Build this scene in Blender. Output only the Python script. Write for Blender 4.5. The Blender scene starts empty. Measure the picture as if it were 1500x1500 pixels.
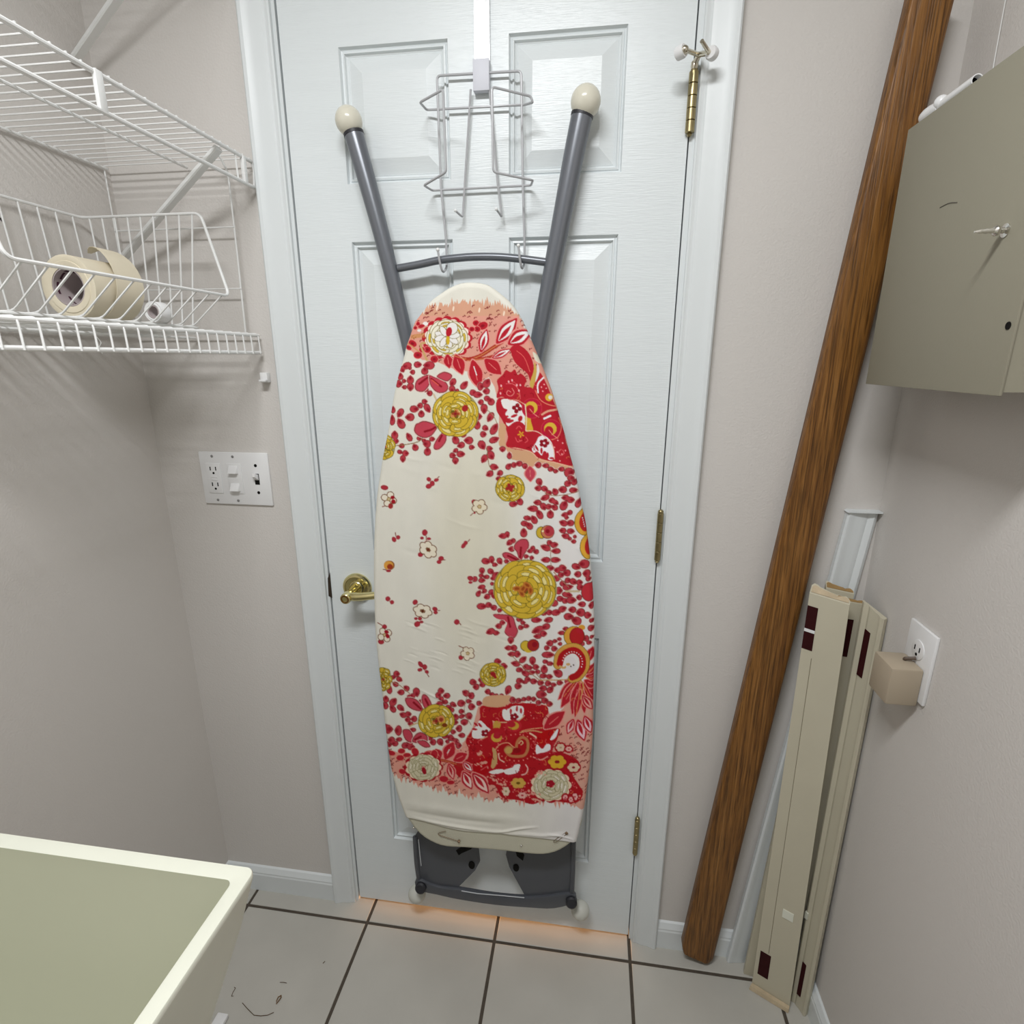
import bpy, bmesh, math, random
import numpy as np
from mathutils import Vector, Matrix
S = bpy.context.scene
COL = S.collection
# ------------------------------------------------------------------ camera
# metres; door wall is the plane y = 0, x to the right, z up, door's latch edge at x = 0
F_PX = 808.08
CAM = (0.5714, -1.0884, 1.4136)
RIGHT = (0.989698, 0.143169, 0.000790)
DOWN = (0.039066, -0.264735, -0.963529)
FWD = (-0.137738, 0.953634, -0.267601)
cam_data = bpy.data.cameras.new('camera'); cam = bpy.data.objects.new('camera', cam_data); COL.objects.link(cam)
cam_data.sensor_width = 36; cam_data.lens = F_PX/1500*36; cam_data.clip_start = .02
cam.matrix_world = Matrix(((RIGHT[0], -DOWN[0], -FWD[0], CAM[0]), (RIGHT[1], -DOWN[1], -FWD[1], CAM[1]), (RIGHT[2], -DOWN[2], -FWD[2], CAM[2]), (0,0,0,1)))
S.camera = cam
# ------------------------------------------------------------------ light and exposure
w = bpy.data.worlds.new('world'); S.world = w; w.use_nodes = True
w.node_tree.nodes['Background'].inputs[0].default_value = (.6,.62,.66,1); w.node_tree.nodes['Background'].inputs[1].default_value = .02
LX, LY, LZ = .34, -1.09, 2.375
ld = bpy.data.lights.new('ceiling_lamp_light', 'AREA'); ld.shape = 'RECTANGLE'; ld.size = .58; ld.size_y = .20; ld.energy = 23.2; ld.color = (.97, .985, 1.0)
lo = bpy.data.objects.new('ceiling_lamp_light', ld); COL.objects.link(lo); lo.location = (LX, LY, LZ)
gd = bpy.data.lights.new('next_room_lamp_light', 'AREA'); gd.shape = 'RECTANGLE'; gd.size = .7; gd.size_y = .05; gd.energy = 4.5; gd.color = (1.0, .46, .16)
go = bpy.data.objects.new('next_room_lamp_light', gd); COL.objects.link(go); go.location = (.36, .30, .045); go.rotation_euler = (math.radians(-90), 0, 0)
S.view_settings.view_transform = 'Standard'; S.view_settings.look = 'None'; S.view_settings.gamma = 1; S.view_settings.use_curve_mapping = False
S.view_settings.exposure = 0.0
# ------------------------------------------------------------------ helpers
def at(u, v, ax, val):
    """survey helper: the point where the sight line through (u, v) meets the plane ax = val"""
    a, b = (u-750)/F_PX, (v-750)/F_PX
    d = [a*RIGHT[i]+b*DOWN[i]+FWD[i] for i in range(3)]; i = 'xyz'.index(ax); t = (val-CAM[i])/d[i]
    return Vector((CAM[0]+t*d[0], CAM[1]+t*d[1], CAM[2]+t*d[2]))
MATS = {}
def mat(name, rgb, rough=.5, metal=0, spec=.5, noise=0, nscale=20, bump=0, bscale=200, coat=0, stretch=(1,1,1), trans=0, emis=None):
    if name in MATS: return MATS[name]
    m = bpy.data.materials.new(name); m.use_nodes = True; nt = m.node_tree; b = nt.nodes['Principled BSDF']
    b.inputs['Roughness'].default_value = rough; b.inputs['Metallic'].default_value = metal; b.inputs['Specular IOR Level'].default_value = spec
    b.inputs['Coat Weight'].default_value = coat; b.inputs['Transmission Weight'].default_value = trans
    b.inputs['Base Color'].default_value = (*rgb, 1)
    tc = nt.nodes.new('ShaderNodeTexCoord'); mp = nt.nodes.new('ShaderNodeMapping'); mp.inputs['Scale'].default_value = stretch
    nt.links.new(tc.outputs['Object'], mp.inputs['Vector'])
    n = nt.nodes.new('ShaderNodeTexNoise'); n.inputs['Scale'].default_value = nscale; n.inputs['Detail'].default_value = 6; nt.links.new(mp.outputs[0], n.inputs['Vector'])
    r = nt.nodes.new('ShaderNodeMixRGB'); r.inputs[1].default_value = (*[max(0,c*(1-noise)) for c in rgb],1); r.inputs[2].default_value = (*[min(1,c*(1+noise)) for c in rgb],1)
    nt.links.new(n.outputs['Fac'], r.inputs[0]); nt.links.new(r.outputs[0], b.inputs['Base Color'])
    if bump:
        n2 = nt.nodes.new('ShaderNodeTexNoise'); n2.inputs['Scale'].default_value = bscale; n2.inputs['Detail'].default_value = 3; nt.links.new(mp.outputs[0], n2.inputs['Vector'])
        bp = nt.nodes.new('ShaderNodeBump'); bp.inputs['Strength'].default_value = 1; bp.inputs['Distance'].default_value = bump; nt.links.new(n2.outputs['Fac'], bp.inputs['Height']); nt.links.new(bp.outputs[0], b.inputs['Normal'])
    if emis: b.inputs['Emission Color'].default_value = (*emis[0],1); b.inputs['Emission Strength'].default_value = emis[1]
    MATS[name] = m; return m
def wpos(o):
    p = Vector((0,0,0))
    while o is not None: p += o.location; o = o.parent
    return p
def tag(o, label=None, cat=None, group=None, kind=None):
    if label: o['label'] = label
    if cat: o['category'] = cat
    if group: o['group'] = group
    if kind: o['kind'] = kind
    return o
def thing(name, label, cat, loc, group=None):
    o = bpy.data.objects.new(name, None); COL.objects.link(o); o.location = loc; o.empty_display_size = .05
    return tag(o, label, cat, group)
class MB:
    """collects shapes in world coordinates; build() links them as one mesh object"""
    def __init__(s): s.v = []; s.f = []; s.sm = []
    def add(s, v, f, smooth=False):
        n = len(s.v); s.v += [tuple(p) for p in v]; s.f += [tuple(i+n for i in q) for q in f]; s.sm += [smooth]*len(f); return s
    def hexa(s, p, smooth=False):  # 8 points: bottom ring then top ring
        return s.add(p, [(0,3,2,1),(4,5,6,7),(0,1,5,4),(1,2,6,5),(2,3,7,6),(3,0,4,7)], smooth)
    def box(s, x0,x1,y0,y1,z0,z1,b=0):
        if b <= 0: return s.hexa([(x0,y0,z0),(x1,y0,z0),(x1,y1,z0),(x0,y1,z0),(x0,y0,z1),(x1,y0,z1),(x1,y1,z1),(x0,y1,z1)])
        bm = bmesh.new(); bmesh.ops.create_cube(bm, size=1)
        for q in bm.verts: q.co = Vector(((x0+x1)/2+q.co.x*(x1-x0), (y0+y1)/2+q.co.y*(y1-y0), (z0+z1)/2+q.co.z*(z1-z0)))
        bmesh.ops.bevel(bm, geom=bm.edges[:], offset=b, segments=2, affect='EDGES', profile=.5)
        bm.verts.index_update(); s.add([q.co[:] for q in bm.verts], [[q.index for q in f.verts] for f in bm.faces]); bm.free(); return s
    def tube(s, pts, r, seg=8, caps=True, closed=False):
        P = [Vector(p) for p in pts]; n = len(P); R = r if hasattr(r, '__len__') else [r]*n
        V = []; up = None
        for i in range(n):
            a = P[(i-1)%n] if (closed or i > 0) else P[0]; b = P[(i+1)%n] if (closed or i < n-1) else P[-1]
            t = (b-a).normalized()
            if up is None: up = t.orthogonal().normalized()
            up = (up - t*up.dot(t)).normalized(); side = t.cross(up)
            for k in range(seg):
                an = 6.28319*k/seg; V.append(P[i]+(up*math.cos(an)+side*math.sin(an))*R[i])
        F = []
        for i in range(n if closed else n-1):
            j = (i+1)%n
            for k in range(seg): F.append((i*seg+k, i*seg+(k+1)%seg, j*seg+(k+1)%seg, j*seg+k))
        if caps and not closed: F.append(tuple(range(seg-1,-1,-1))); F.append(tuple((n-1)*seg+k for k in range(seg)))
        return s.add(V, F, True)
    def lathe(s, prof, o, axis, seg=24, caps=True):
        o = Vector(o); a = Vector(axis).normalized(); u = a.orthogonal().normalized(); w_ = a.cross(u)
        V = [o+a*h+(u*math.cos(6.28319*k/seg)+w_*math.sin(6.28319*k/seg))*max(r,1e-5) for r,h in prof for k in range(seg)]
        F = [(i*seg+k, i*seg+(k+1)%seg, (i+1)*seg+(k+1)%seg, (i+1)*seg+k) for i in range(len(prof)-1) for k in range(seg)]
        if caps and prof[0][0] > 1e-4: F.append(tuple(range(seg-1,-1,-1)))
        if caps and prof[-1][0] > 1e-4: F.append(tuple((len(prof)-1)*seg+k for k in range(seg)))
        return s.add(V, F, True)
    def ball(s, c, r, seg=24, k=(1,1,1)):
        n = 14; V = []
        for i in range(n+1):
            a = math.pi*i/n
            for j in range(seg): t = 6.28319*j/seg; V.append((c[0]+r*k[0]*math.sin(a)*math.cos(t), c[1]+r*k[1]*math.sin(a)*math.sin(t), c[2]+r*k[2]*math.cos(a)))
        return s.add(V, [(i*seg+j, i*seg+(j+1)%seg, (i+1)*seg+(j+1)%seg, (i+1)*seg+j) for i in range(n) for j in range(seg)], True)
    def loft(s, rings, closed_ring=True, caps=True, smooth=False):
        n = len(rings[0]); V = [p for r in rings for p in r]; F = []
        for i in range(len(rings)-1):
            for k in range(n if closed_ring else n-1): F.append((i*n+k, i*n+(k+1)%n, (i+1)*n+(k+1)%n, (i+1)*n+k))
        if caps and closed_ring: F.append(tuple(range(n-1,-1,-1))); F.append(tuple((len(rings)-1)*n+k for k in range(n)))
        return s.add(V, F, smooth)
    def build(s, name, m, parent=None, smooth=None, auto=35, bevel=0):
        o0 = wpos(parent) if parent else Vector((0,0,0))
        if parent is None and s.v:   # a top-level mesh keeps its origin at its own base
            xs = [p[0] for p in s.v]; ys = [p[1] for p in s.v]; zs = [p[2] for p in s.v]
            o0 = Vector(((min(xs)+max(xs))/2, (min(ys)+max(ys))/2, min(zs)))
        me = bpy.data.meshes.new(name); me.from_pydata([tuple(Vector(p)-o0) for p in s.v], [], s.f); me.update()
        bm = bmesh.new(); bm.from_mesh(me); bmesh.ops.remove_doubles(bm, verts=bm.verts[:], dist=1e-6); bmesh.ops.recalc_face_normals(bm, faces=bm.faces[:])
        if bevel: bmesh.ops.bevel(bm, geom=[e for e in bm.edges if len(e.link_faces)==2 and e.calc_face_angle(0) > .6], offset=bevel, segments=2, affect='EDGES', profile=.6)
        ca = math.radians(auto)
        for e in bm.edges: e.smooth = not (len(e.link_faces) != 2 or e.calc_face_angle(0) > ca)
        for f in bm.faces: f.smooth = True
        bm.to_mesh(me); bm.free(); me.materials.append(m)
        o = bpy.data.objects.new(name, me); COL.objects.link(o)
        if parent: o.parent = parent
        else: o.location = o0
        return o
def rnd(pts, r, k=4, closed=False):
    """polyline with rounded corners"""
    P = [Vector(p) for p in pts]; n = len(P); out = []
    for i in range(n):
        if not closed and i in (0, n-1): out.append(P[i]); continue
        a, b, c = P[(i-1)%n], P[i], P[(i+1)%n]; ra = min(r, (a-b).length*.45, (c-b).length*.45)
        p0 = b+(a-b).normalized()*ra; p1 = b+(c-b).normalized()*ra
        for j in range(k+1):
            t = j/k; out.append(p0*(1-t)**2+b*2*t*(1-t)+p1*t*t)
    return out
# ------------------------------------------------------------------ materials
M_WALL = mat('wall_paint', (.655,.625,.592), .75, spec=.25, noise=.02, nscale=3, bump=.0006, bscale=260)
M_CEIL = mat('ceiling_paint', (.62,.62,.60), .9, spec=.1)
M_FAR = mat('far_wall_paint', (.36,.35,.33), .9, spec=.1)
M_TRIM = mat('white_trim_paint', (.73,.765,.77), .38, spec=.45, noise=.02, nscale=8, bump=.0002, bscale=60)
M_SCUFF = mat('scuffed_door_paint', (.755,.80,.81), .32, spec=.5, noise=.025, nscale=6, bump=.00035, bscale=40, stretch=(1,1,14))
M_TILE = mat('floor_tile_glaze', (.49,.475,.43), .28, spec=.5, noise=.17, nscale=5, bump=.0003, bscale=30)
M_GROUT = mat('dark_grout', (.085,.07,.055), .9, spec=.2, noise=.3, nscale=60)
M_WIRE = mat('white_vinyl_wire', (.80,.805,.79), .35, spec=.5)
M_GREY = mat('grey_enamel_steel', (.15,.16,.18), .30, metal=.3, spec=.7, noise=.04, nscale=120)
M_IVORY = mat('ivory_plastic', (.70,.67,.56), .22, spec=.5)
M_BRASS = mat('polished_brass', (.74,.66,.34), .14, metal=1)
M_OLDBRASS = mat('tarnished_brass', (.36,.30,.16), .32, metal=1, noise=.3, nscale=90)
M_NICKEL = mat('tarnished_nickel', (.62,.57,.46), .25, metal=1)
M_BLACK = mat('dark_hole', (.008,.007,.006), .7, spec=.1)
M_WPLAS = mat('white_plastic', (.80,.80,.80), .3, spec=.5)
M_CREAM = mat('cream_primed_trim', (.56,.52,.40), .5, spec=.3, noise=.05, nscale=14)
M_MAROON = mat('dried_maroon_adhesive', (.034,.004,.005), .7, spec=.15, noise=.2, nscale=50)
M_RAWEND = mat('raw_fibreboard_edge', (.33,.21,.09), .9, spec=.1, noise=.25, nscale=120)
M_PAPER = mat('paper_tape', (.74,.67,.52), .8, spec=.2, noise=.06, nscale=30)
M_CLOTHW = mat('bare_cream_pad', (.62,.60,.48), .85, spec=.15, noise=.06, nscale=18, bump=.0004, bscale=500)
M_STEEL = mat('bright_steel', (.72,.70,.66), .2, metal=1)
M_RUST = mat('rusty_steel', (.22,.15,.09), .6, metal=.5, noise=.3, nscale=200)
M_CAB = mat('beige_cabinet_paint', (.28,.262,.20), .55, spec=.3, noise=.02, nscale=10, bump=.0001, bscale=300)
M_SINK = mat('shaded_sink_basin', (.46,.465,.35), .7, spec=.15, noise=.05, nscale=4)  # same plastic as the rim; the basin's shade is put into this darker colour
M_RIM = mat('ivory_sink_rim', (.76,.77,.66), .35, spec=.5, noise=.03, nscale=30)
M_DEBRIS = mat('brown_plant_fibre', (.09,.05,.02), .8)
M_ADAPT = mat('beige_plastic_housing', (.42,.35,.26), .45, spec=.35)
# ================================================================== the room
XL, XR, YB, ZC, DW, DH = -.378, 1.112, -2.30, 2.44, .711, 2.032
G = .003
def struct(o): o['kind'] = 'structure'; return o
b = MB(); b.box(XL-.1, -.019, 0, .11, 0, ZC); b.box(DW+.019, XR+.1, 0, .11, 0, ZC); b.box(-.019, DW+.019, 0, .11, DH+.02, ZC); struct(b.build('wall_back', M_WALL))
b = MB(); b.box(XL-.1, XL, YB, 0, 0, ZC); struct(b.build('wall_left', M_WALL))
b = MB(); b.box(XR, XR+.1, YB, 0, 0, ZC); struct(b.build('wall_right', M_WALL))
b = MB(); b.box(XL-.1, XR+.1, YB-.1, YB, 0, ZC); struct(b.build('wall_front', M_FAR))
b = MB(); b.box(XL-.1, XR+.1, YB-.1, .11, ZC, ZC+.08); struct(b.build('ceiling', M_CEIL))
# floor: a grout bed and separate tiles standing proud of it
GX, GY, T, GW = .0424, -.056, .3357, .0075
b = MB(); b.box(XL-.1, XR+.1, YB-.1, .75, -.05, -.0022); floor = struct(b.build('floor', M_GROUT))
def tile_mesh(w_, d_):
    bb = MB(); bb.box(0, w_, 0, d_, -.002-.0002, 0.0); q = .0012
    v = [(0,0,-.0022),(w_,0,-.0022),(w_,d_,-.0022),(0,d_,-.0022),(0,0,-.0009),(w_,0,-.0009),(w_,d_,-.0009),(0,d_,-.0009),(q,q,0),(w_-q,q,0),(w_-q,d_-q,0),(q,d_-q,0)]
    me = bpy.data.meshes.new('tile'); me.from_pydata(v, [], [(0,1,5,4),(1,2,6,5),(2,3,7,6),(3,0,4,7),(4,5,9,8),(5,6,10,9),(6,7,11,10),(7,4,8,11),(8,9,10,11)]); me.update()
    me.materials.append(M_TILE); return me
tcache = {}
for i in range(-3, 5):
    for j in range(-8, 3):
        x0, x1 = max(GX+i*T+GW/2, XL-.02), min(GX+(i+1)*T-GW/2, XR+.02); y0, y1 = max(GY+j*T+GW/2, YB-.02), min(GY+(j+1)*T-GW/2, .74)
        if x1-x0 < .01 or y1-y0 < .01: continue
        k = (round(x1-x0,3), round(y1-y0,3))
        if k not in tcache: tcache[k] = tile_mesh(*k)
        o = bpy.data.objects.new('tile', tcache[k]); COL.objects.link(o); o.parent = floor; o.location = Vector((x0,y0,0))-floor.location
# next room beyond the door (its warm light comes under the door)
b = MB(); b.box(-.5, 1.2, .74, .78, 0, .5); b.box(-.54,-.5,.11,.78,0,.5); b.box(1.2,1.24,.11,.78,0,.5); b.box(-.54,1.24,.11,.78,.5,.54); struct(b.build('wall_beyond', M_WALL))
# door lining, stop and casings
b = MB()
b.box(-.019, -.0042, 0, .11, 0, DH+.003); b.box(DW+.0025, DW+.019, 0, .11, 0, DH+.003); b.box(-.019, DW+.019, 0, .11, DH+.003, DH+.02)
b.box(-.0025, .010, .036, .05, 0, DH); b.box(DW-.010, DW+.0025, .036, .05, 0, DH); struct(b.build('trim_1', M_TRIM))
prof = [(0,0),(0,-.0075),(.003,-.0095),(.006,-.0085),(.009,-.0085),(.012,-.0105),(.020,-.0122),(.034,-.0135),(.043,-.0165),(.047,-.0185),(.053,-.0190),(.056,-.0165),(.0565,0)]
def casing(name, x_in, sgn):
    bb = MB(); bb.loft([[(x_in+sgn*u, y, z) for u,y in prof] for z in (0.0005, DH+.02)]); return struct(bb.build(name, M_TRIM, auto=20))
casing('trim_2', -.0105, -1); casing('trim_3', DW+.0115, 1)
bb = MB(); bb.loft([[(x, y, DH+.012+u) for u,y in prof] for x in (-.068, DW+.068)]); struct(bb.build('trim_4', M_TRIM, auto=20))
bprof = [(0,0),(0,-.012),(.052,-.012),(.056,-.0105),(.060,-.0105),(.066,-.0075),(.073,-.0045),(.076,0)]
bb = MB(); bb.loft([[(x, y, z) for z,y in bprof] for x in (XL, -.0675)]); struct(bb.build('baseboard_back', M_TRIM, auto=20))
bb = MB(); bb.loft([[(x, y, z) for z,y in bprof] for x in (DW+.0685, XR)]); struct(bb.build('baseboard_back', M_TRIM, auto=20))
bb = MB(); bb.loft([[(XR+y, Y, z) for z,y in bprof] for Y in (-.0, YB)]); struct(bb.build('baseboard_right', M_TRIM, auto=20))
bb = MB(); bb.loft([[(XL-y, Y, z) for z,y in bprof] for Y in (-.0, YB)]); struct(bb.build('baseboard_left', M_TRIM, auto=20))
# ------------------------------------------------------------------ the door
s_, m_ = .107, .1052; pw = (DW-2*s_-m_)/2
PX = ((s_, s_+pw), (s_+pw+m_, DW-s_)); PZ = ((.2237,.8328),(1.0079,1.6262),(1.7239,1.9367))
door = tag(thing('door_1', 'white six-panel interior door with the ironing board hanging on it', 'door', (DW/2, .018, .012)), kind='structure')
xs = [0, PX[0][0], PX[0][1], PX[1][0], PX[1][1], DW]; zs = [.012, PZ[0][0], PZ[0][1], PZ[1][0], PZ[1][1], PZ[2][0], PZ[2][1], DH]
b = MB()
for i in range(5):
    for j in range(7):
        if i in (1,3) and j in (1,3,5): continue
        b.add([(xs[i],0,zs[j]),(xs[i+1],0,zs[j]),(xs[i+1],0,zs[j+1]),(xs[i],0,zs[j+1])], [(0,1,2,3)])
b.add([(0,0,.012),(DW,0,.012),(DW,.035,.012),(0,.035,.012),(0,0,DH),(DW,0,DH),(DW,.035,DH),(0,.035,DH)], [(0,3,2,1),(4,5,6,7),(1,2,6,5),(3,0,4,7),(2,3,7,6)])
b.build('door_slab', M_SCUFF, door, auto=20)
ring = [(0,0),(.0022,.0060),(.0048,.0072),(.0056,.0050),(.0085,.0042),(.0098,.0086),(.0130,.0104),(.0145,.0094),(.0150,.0096),(.040,.0018),(.0405,.0018)]
for (x0,x1) in PX:
    for (z0,z1) in PZ:
        b = MB(); R_ = [[(x0+q,y,z0+q),(x1-q,y,z0+q),(x1-q,y,z1-q),(x0+q,y,z1-q)] for q,y in ring]
        V = [p for r in R_ for p in r]; F = [(i*4+k, i*4+(k+1)%4, (i+1)*4+(k+1)%4, (i+1)*4+k) for i in range(len(R_)-1) for k in range(4)]; F.append(tuple((len(R_)-1)*4+k for k in range(4)))
        b.add(V, F); b.build('panel', M_SCUFF, door, auto=12)
b = MB(); b.hexa([(-.0075,-.0012,.893),(.0008,-.0012,.889),(.0008,.02,.889),(-.0075,.02,.893),(-.0055,-.0012,.936),(.0008,-.0012,.950),(.0008,.02,.950),(-.0055,.02,.936)]); b.build('strike_plate', mat('dark_brown_strike',(.03,.018,.01),.5), door)
# lever handle
lh = (.064, -.0005, .919)
lev = tag(thing('door_handle', None, None, Vector(lh)-door.location)); lev.parent = door
MB().lathe([(.0335,0),(.0335,.004),(.031,.0075),(.027,.0085),(.0255,.0068),(.018,.0062),(.0165,.0085),(.0145,.010)], lh, (0,-1,0), 48).build('rose', M_BRASS, lev)
MB().lathe([(.0125,.009),(.0115,.02),(.0105,.040),(.0118,.044),(.0122,.060),(.0112,.066),(.0098,.0672)], lh, (0,-1,0), 32).build('hub', M_BRASS, lev)
MB().lathe([(.0095,.0671),(.0092,.0682),(.006,.0684),(.0058,.0672),(.003,.067)], lh, (0,-1,0), 24).build('end_button', mat('brown_button', (.16,.08,.02), .3, metal=.5), lev)
b = MB(); b.tube(rnd([(.064,-.052,.9195),(.088,-.056,.9215),(.120,-.056,.926),(.150,-.053,.930)], .012), [.0095,.0098,.0098,.0095,.009,.009,.0088,.0085,.0085,.0082,.0080,.0080], 12); b.build('lever', M_BRASS, lev)
# hinges 
def hinge(z0, z1, m, label, kr=.0060):
    h = tag(thing('hinge', None, None, Vector((DW+.001,-.006,z0))-door.location)); h.parent = door; h['label'] = label
    n = 5; L = (z1-z0)/n; x = DW+.0012
    b = MB()
    for i in range(n): b.lathe([(kr*.87,0),(kr,.0006),(kr,L-.0012),(kr*.87,L-.0004)], (x,-.0068,z0+i*L), (0,0,1), 16)
    b.ball((x,-.0068,z1+.002), .0056, 12); b.lathe([(.003,0),(.0045,-.003),(.0025,-.006)], (x,-.0068,z0), (0,0,1), 12); b.build('knuckle', m, h)
    b = MB(); b.box(x-.0022,x+.0022,-.004,.030,z0,z1); b.build('leaf', m, h)
    return h
hinge(.277,.376,M_OLDBRASS,'tarnished brass lower hinge'); hinge(1.021,1.120,M_OLDBRASS,'tarnished brass middle hinge'); hinge(1.775,1.862,M_OLDBRASS,'tarnished brass top hinge',.0076)
# hinge-pin door stop
ds = thing('door_stop', 'hinge-pin door stop with two white rubber bumpers above the top door hinge', 'door stop', (DW+.0012,-.0068,1.868))
c = Vector((DW+.0012,-.0075,1.868))
b = MB(); b.lathe([(.0052,-.004),(.0062,0),(.0058,.006),(.003,.009)], c, (0,0,1), 16); b.tube([c+Vector((0,-.002,.004)), c+Vector((.004,-.012,.010))], .0042, 10)
LB = at(1003,73,'y',-.060); RB = at(1040,75,'y',-.052); J = c+Vector((.003,-.014,.010))
b.tube([J, LB], .0034, 10); b.tube([J, RB+Vector((0,.004,0))], .0040, 10); b.tube([RB+Vector((0,.004,0)), at(1028,60,'y',-.070)], .0030, 10); b.ball(LB, .0062, 14); b.build('arm', M_NICKEL, ds)
MB().lathe([(.0085,0),(.0098,.004),(.0092,.013),(.006,.015)], LB+Vector((0,0,0)), (-.75,.66,-.1), 20).build('bumper', M_WPLAS, ds)
MB().lathe([(.0085,0),(.0098,.003),(.0092,.010),(.006,.012)], RB+Vector((.001,.002,0)), (.6,.75,-.05), 20).build('bumper', M_WPLAS, ds)
# ------------------------------------------------------------------ electrics
sp = thing('wall_plate', 'white three-gang plate with outlet and switches on the wall left of the door', 'switch plate', (-.195,0,1.103))
b = MB(); b.box(-.277,-.115,-.0055,0,1.102,1.2185,.002); b.build('plate', M_WPLAS, sp)
gf = MB(); gf.box(-.262,-.228,-.0075,-.005,1.127,1.194,.001); gf = gf.build('outlet', M_WPLAS, sp)
b = MB()
for zc in (1.178,1.143):
    for dx in (-.0065,.0065): b.box(-.245+dx-.0011,-.245+dx+.0011,-.0079,-.0074,zc-.0002,zc+.008)
    b.lathe([(.0025,0),(.0025,.0004)], (-.245,-.0075,zc-.006), (0,-1,0), 12)
b.build('slot', M_BLACK, gf)
b = MB(); b.box(-.252,-.238,-.0083,-.0074,1.1615,1.1655,.0003); b.box(-.252,-.238,-.0083,-.0074,1.1555,1.1595,.0003); b.build('button', M_WPLAS, gf)
b = MB(); b.box(-.2135,-.1785,-.0072,-.005,1.127,1.194,.0008); ms = b.build('switch_insert', M_WPLAS, sp)
for zc in (1.182,1.143):
    b = MB(); b.hexa([(-.2075,-.007,zc-.010),(-.1865,-.007,zc-.010),(-.1865,-.007,zc+.008),(-.2075,-.007,zc+.008),(-.2065,-.0165,zc-.0085),(-.1875,-.0165,zc-.0085),(-.1875,-.0080,zc+.008),(-.2065,-.0080,zc+.008)]); b.build('rocker', M_WPLAS, ms, bevel=.0006)
b = MB(); b.box(-.1500,-.1395,-.0060,-.0054,1.149,1.173); ts = b.build('toggle_slot', M_BLACK, sp)
b = MB(); b.hexa([(-.1488,-.005,1.158),(-.1407,-.005,1.158),(-.1407,-.005,1.171),(-.1488,-.005,1.171),(-.1480,-.0185,1.168),(-.1415,-.0185,1.168),(-.1415,-.0175,1.176),(-.1480,-.0175,1.176)]); b.build('toggle', M_WPLAS, ts, bevel=.0008)
for x,z in ((-.245,1.209),(-.245,1.111),(-.196,1.209),(-.196,1.111)): MB().lathe([(.003,0),(.003,.0006),(.0015,.0012)], (x,-.0054,z), (0,-1,0), 12).build('screw', mat('grey_screw',(.3,.3,.3),.4,metal=.6), sp)
for z in (1.191,1.131): MB().lathe([(.0034,0),(.0034,.0004)], (-.1448,-.0055,z), (0,-1,0), 14).build('screw_hole', M_BLACK, sp)
ow = thing('wall_outlet', 'white outlet plate on the right wall above the beige plug-in box', 'outlet', (XR,-.205,.88))
b = MB(); b.box(XR-.0060,XR,-.2420,-.1700,.882,1.002,.002); b.build('plate', M_WPLAS, ow)
b = MB(); b.lathe([(.0165,0),(.0165,.0015),(.015,.002)], (XR-.0058,-.205,.962), (-1,0,0), 24); of = b.build('outlet', M_WPLAS, ow)
b = MB(); b.box(XR-.0084,XR-.0077,-.2125,-.2105,.960,.968); b.box(XR-.0084,XR-.0077,-.1995,-.1975,.960,.968); b.lathe([(.0026,0),(.0026,.0005)], (XR-.0078,-.205,.954), (-1,0,0), 10); b.build('slot', M_BLACK, of)
b = MB(); b.box(1.058,XR-.006,-.2320,-.1740,.874,.9400,.004); b2 = b.build('plug_in_box', M_ADAPT); tag(b2, 'beige plastic plug-in box pushed into the right wall outlet', 'adapter')
b = MB(); b.tube(rnd([(1.092,-.2000,.940),(1.090,-.2030,.9440),(1.1035,-.2080,.948)],.004), .0028, 8); b.build('prong_cover', mat('dark_cover',(.10,.07,.05),.5), b2)
# white shelf clip on the wall by the left casing
b = MB(); p = at(388,553,'y',-.008); b.box(p.x-.008,p.x+.008,-.013,0,p.z-.010,p.z+.010,.0015); b.box(p.x-.006,p.x+.009,-.022,-.012,p.z-.008,p.z-.004,.001); tag(b.build('wall_clip', M_WPLAS), 'small white plastic clip on the wall below the lower wire shelf', 'clip')
# ceiling lamp (above the frame)
cl = thing('ceiling_lamp', 'long white ceiling lamp above the middle of the small room', 'lamp', (LX,LY,LZ))
MB().box(LX-.31,LX+.31,LY-.06,LY+.06,LZ+.004,ZC,.006).build('lamp_housing', M_WPLAS, cl)
# a nail hole in the left wall
b = MB(); b.lathe([(.0032,0),(.0032,.0005),(.0015,.0006)], (XL,-.238,1.628), (1,0,0), 12); tag(b.build('screw_hole', M_BLACK), 'small black screw hole in the left wall above the wire basket', 'hole')
# ---------------------------------------------------------------- the cotton print of the ironing cover
# a printed sheet, drawn flat in its own pattern units and laid on the cloth vertex by vertex
U0, V0, U1, V1, SS = 540.0, 405.0, 880.0, 1262.0, 3
PW, PH = int((U1-U0)*SS), int((V1-V0)*SS)
C_RED, C_DARK, C_LEAF, C_OUT, C_HALO = (186,34,48), (146,22,36), (188,62,72), (118,52,52), (240,202,192)
C_YEL, C_YL, C_OLI, C_WASH, C_TAN = (214,180,58), (246,236,186), (112,98,28), (226,160,142), (216,168,130)
C_CREAM, C_GOLD, C_ROSE, C_W = (229,226,214), (214,140,84), (198,70,86), (240,236,232)
SHEET = np.zeros((PH, PW, 3), np.float32); SHEET[:] = C_CREAM
_yy, _xx = np.mgrid[0:PH, 0:PW].astype(np.float32)
def _bb(a, b, c, d):
    return (max(int((a-U0)*SS)-1,0), max(int((b-V0)*SS)-1,0), min(int((c-U0)*SS)+2,PW), min(int((d-V0)*SS)+2,PH))
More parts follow.
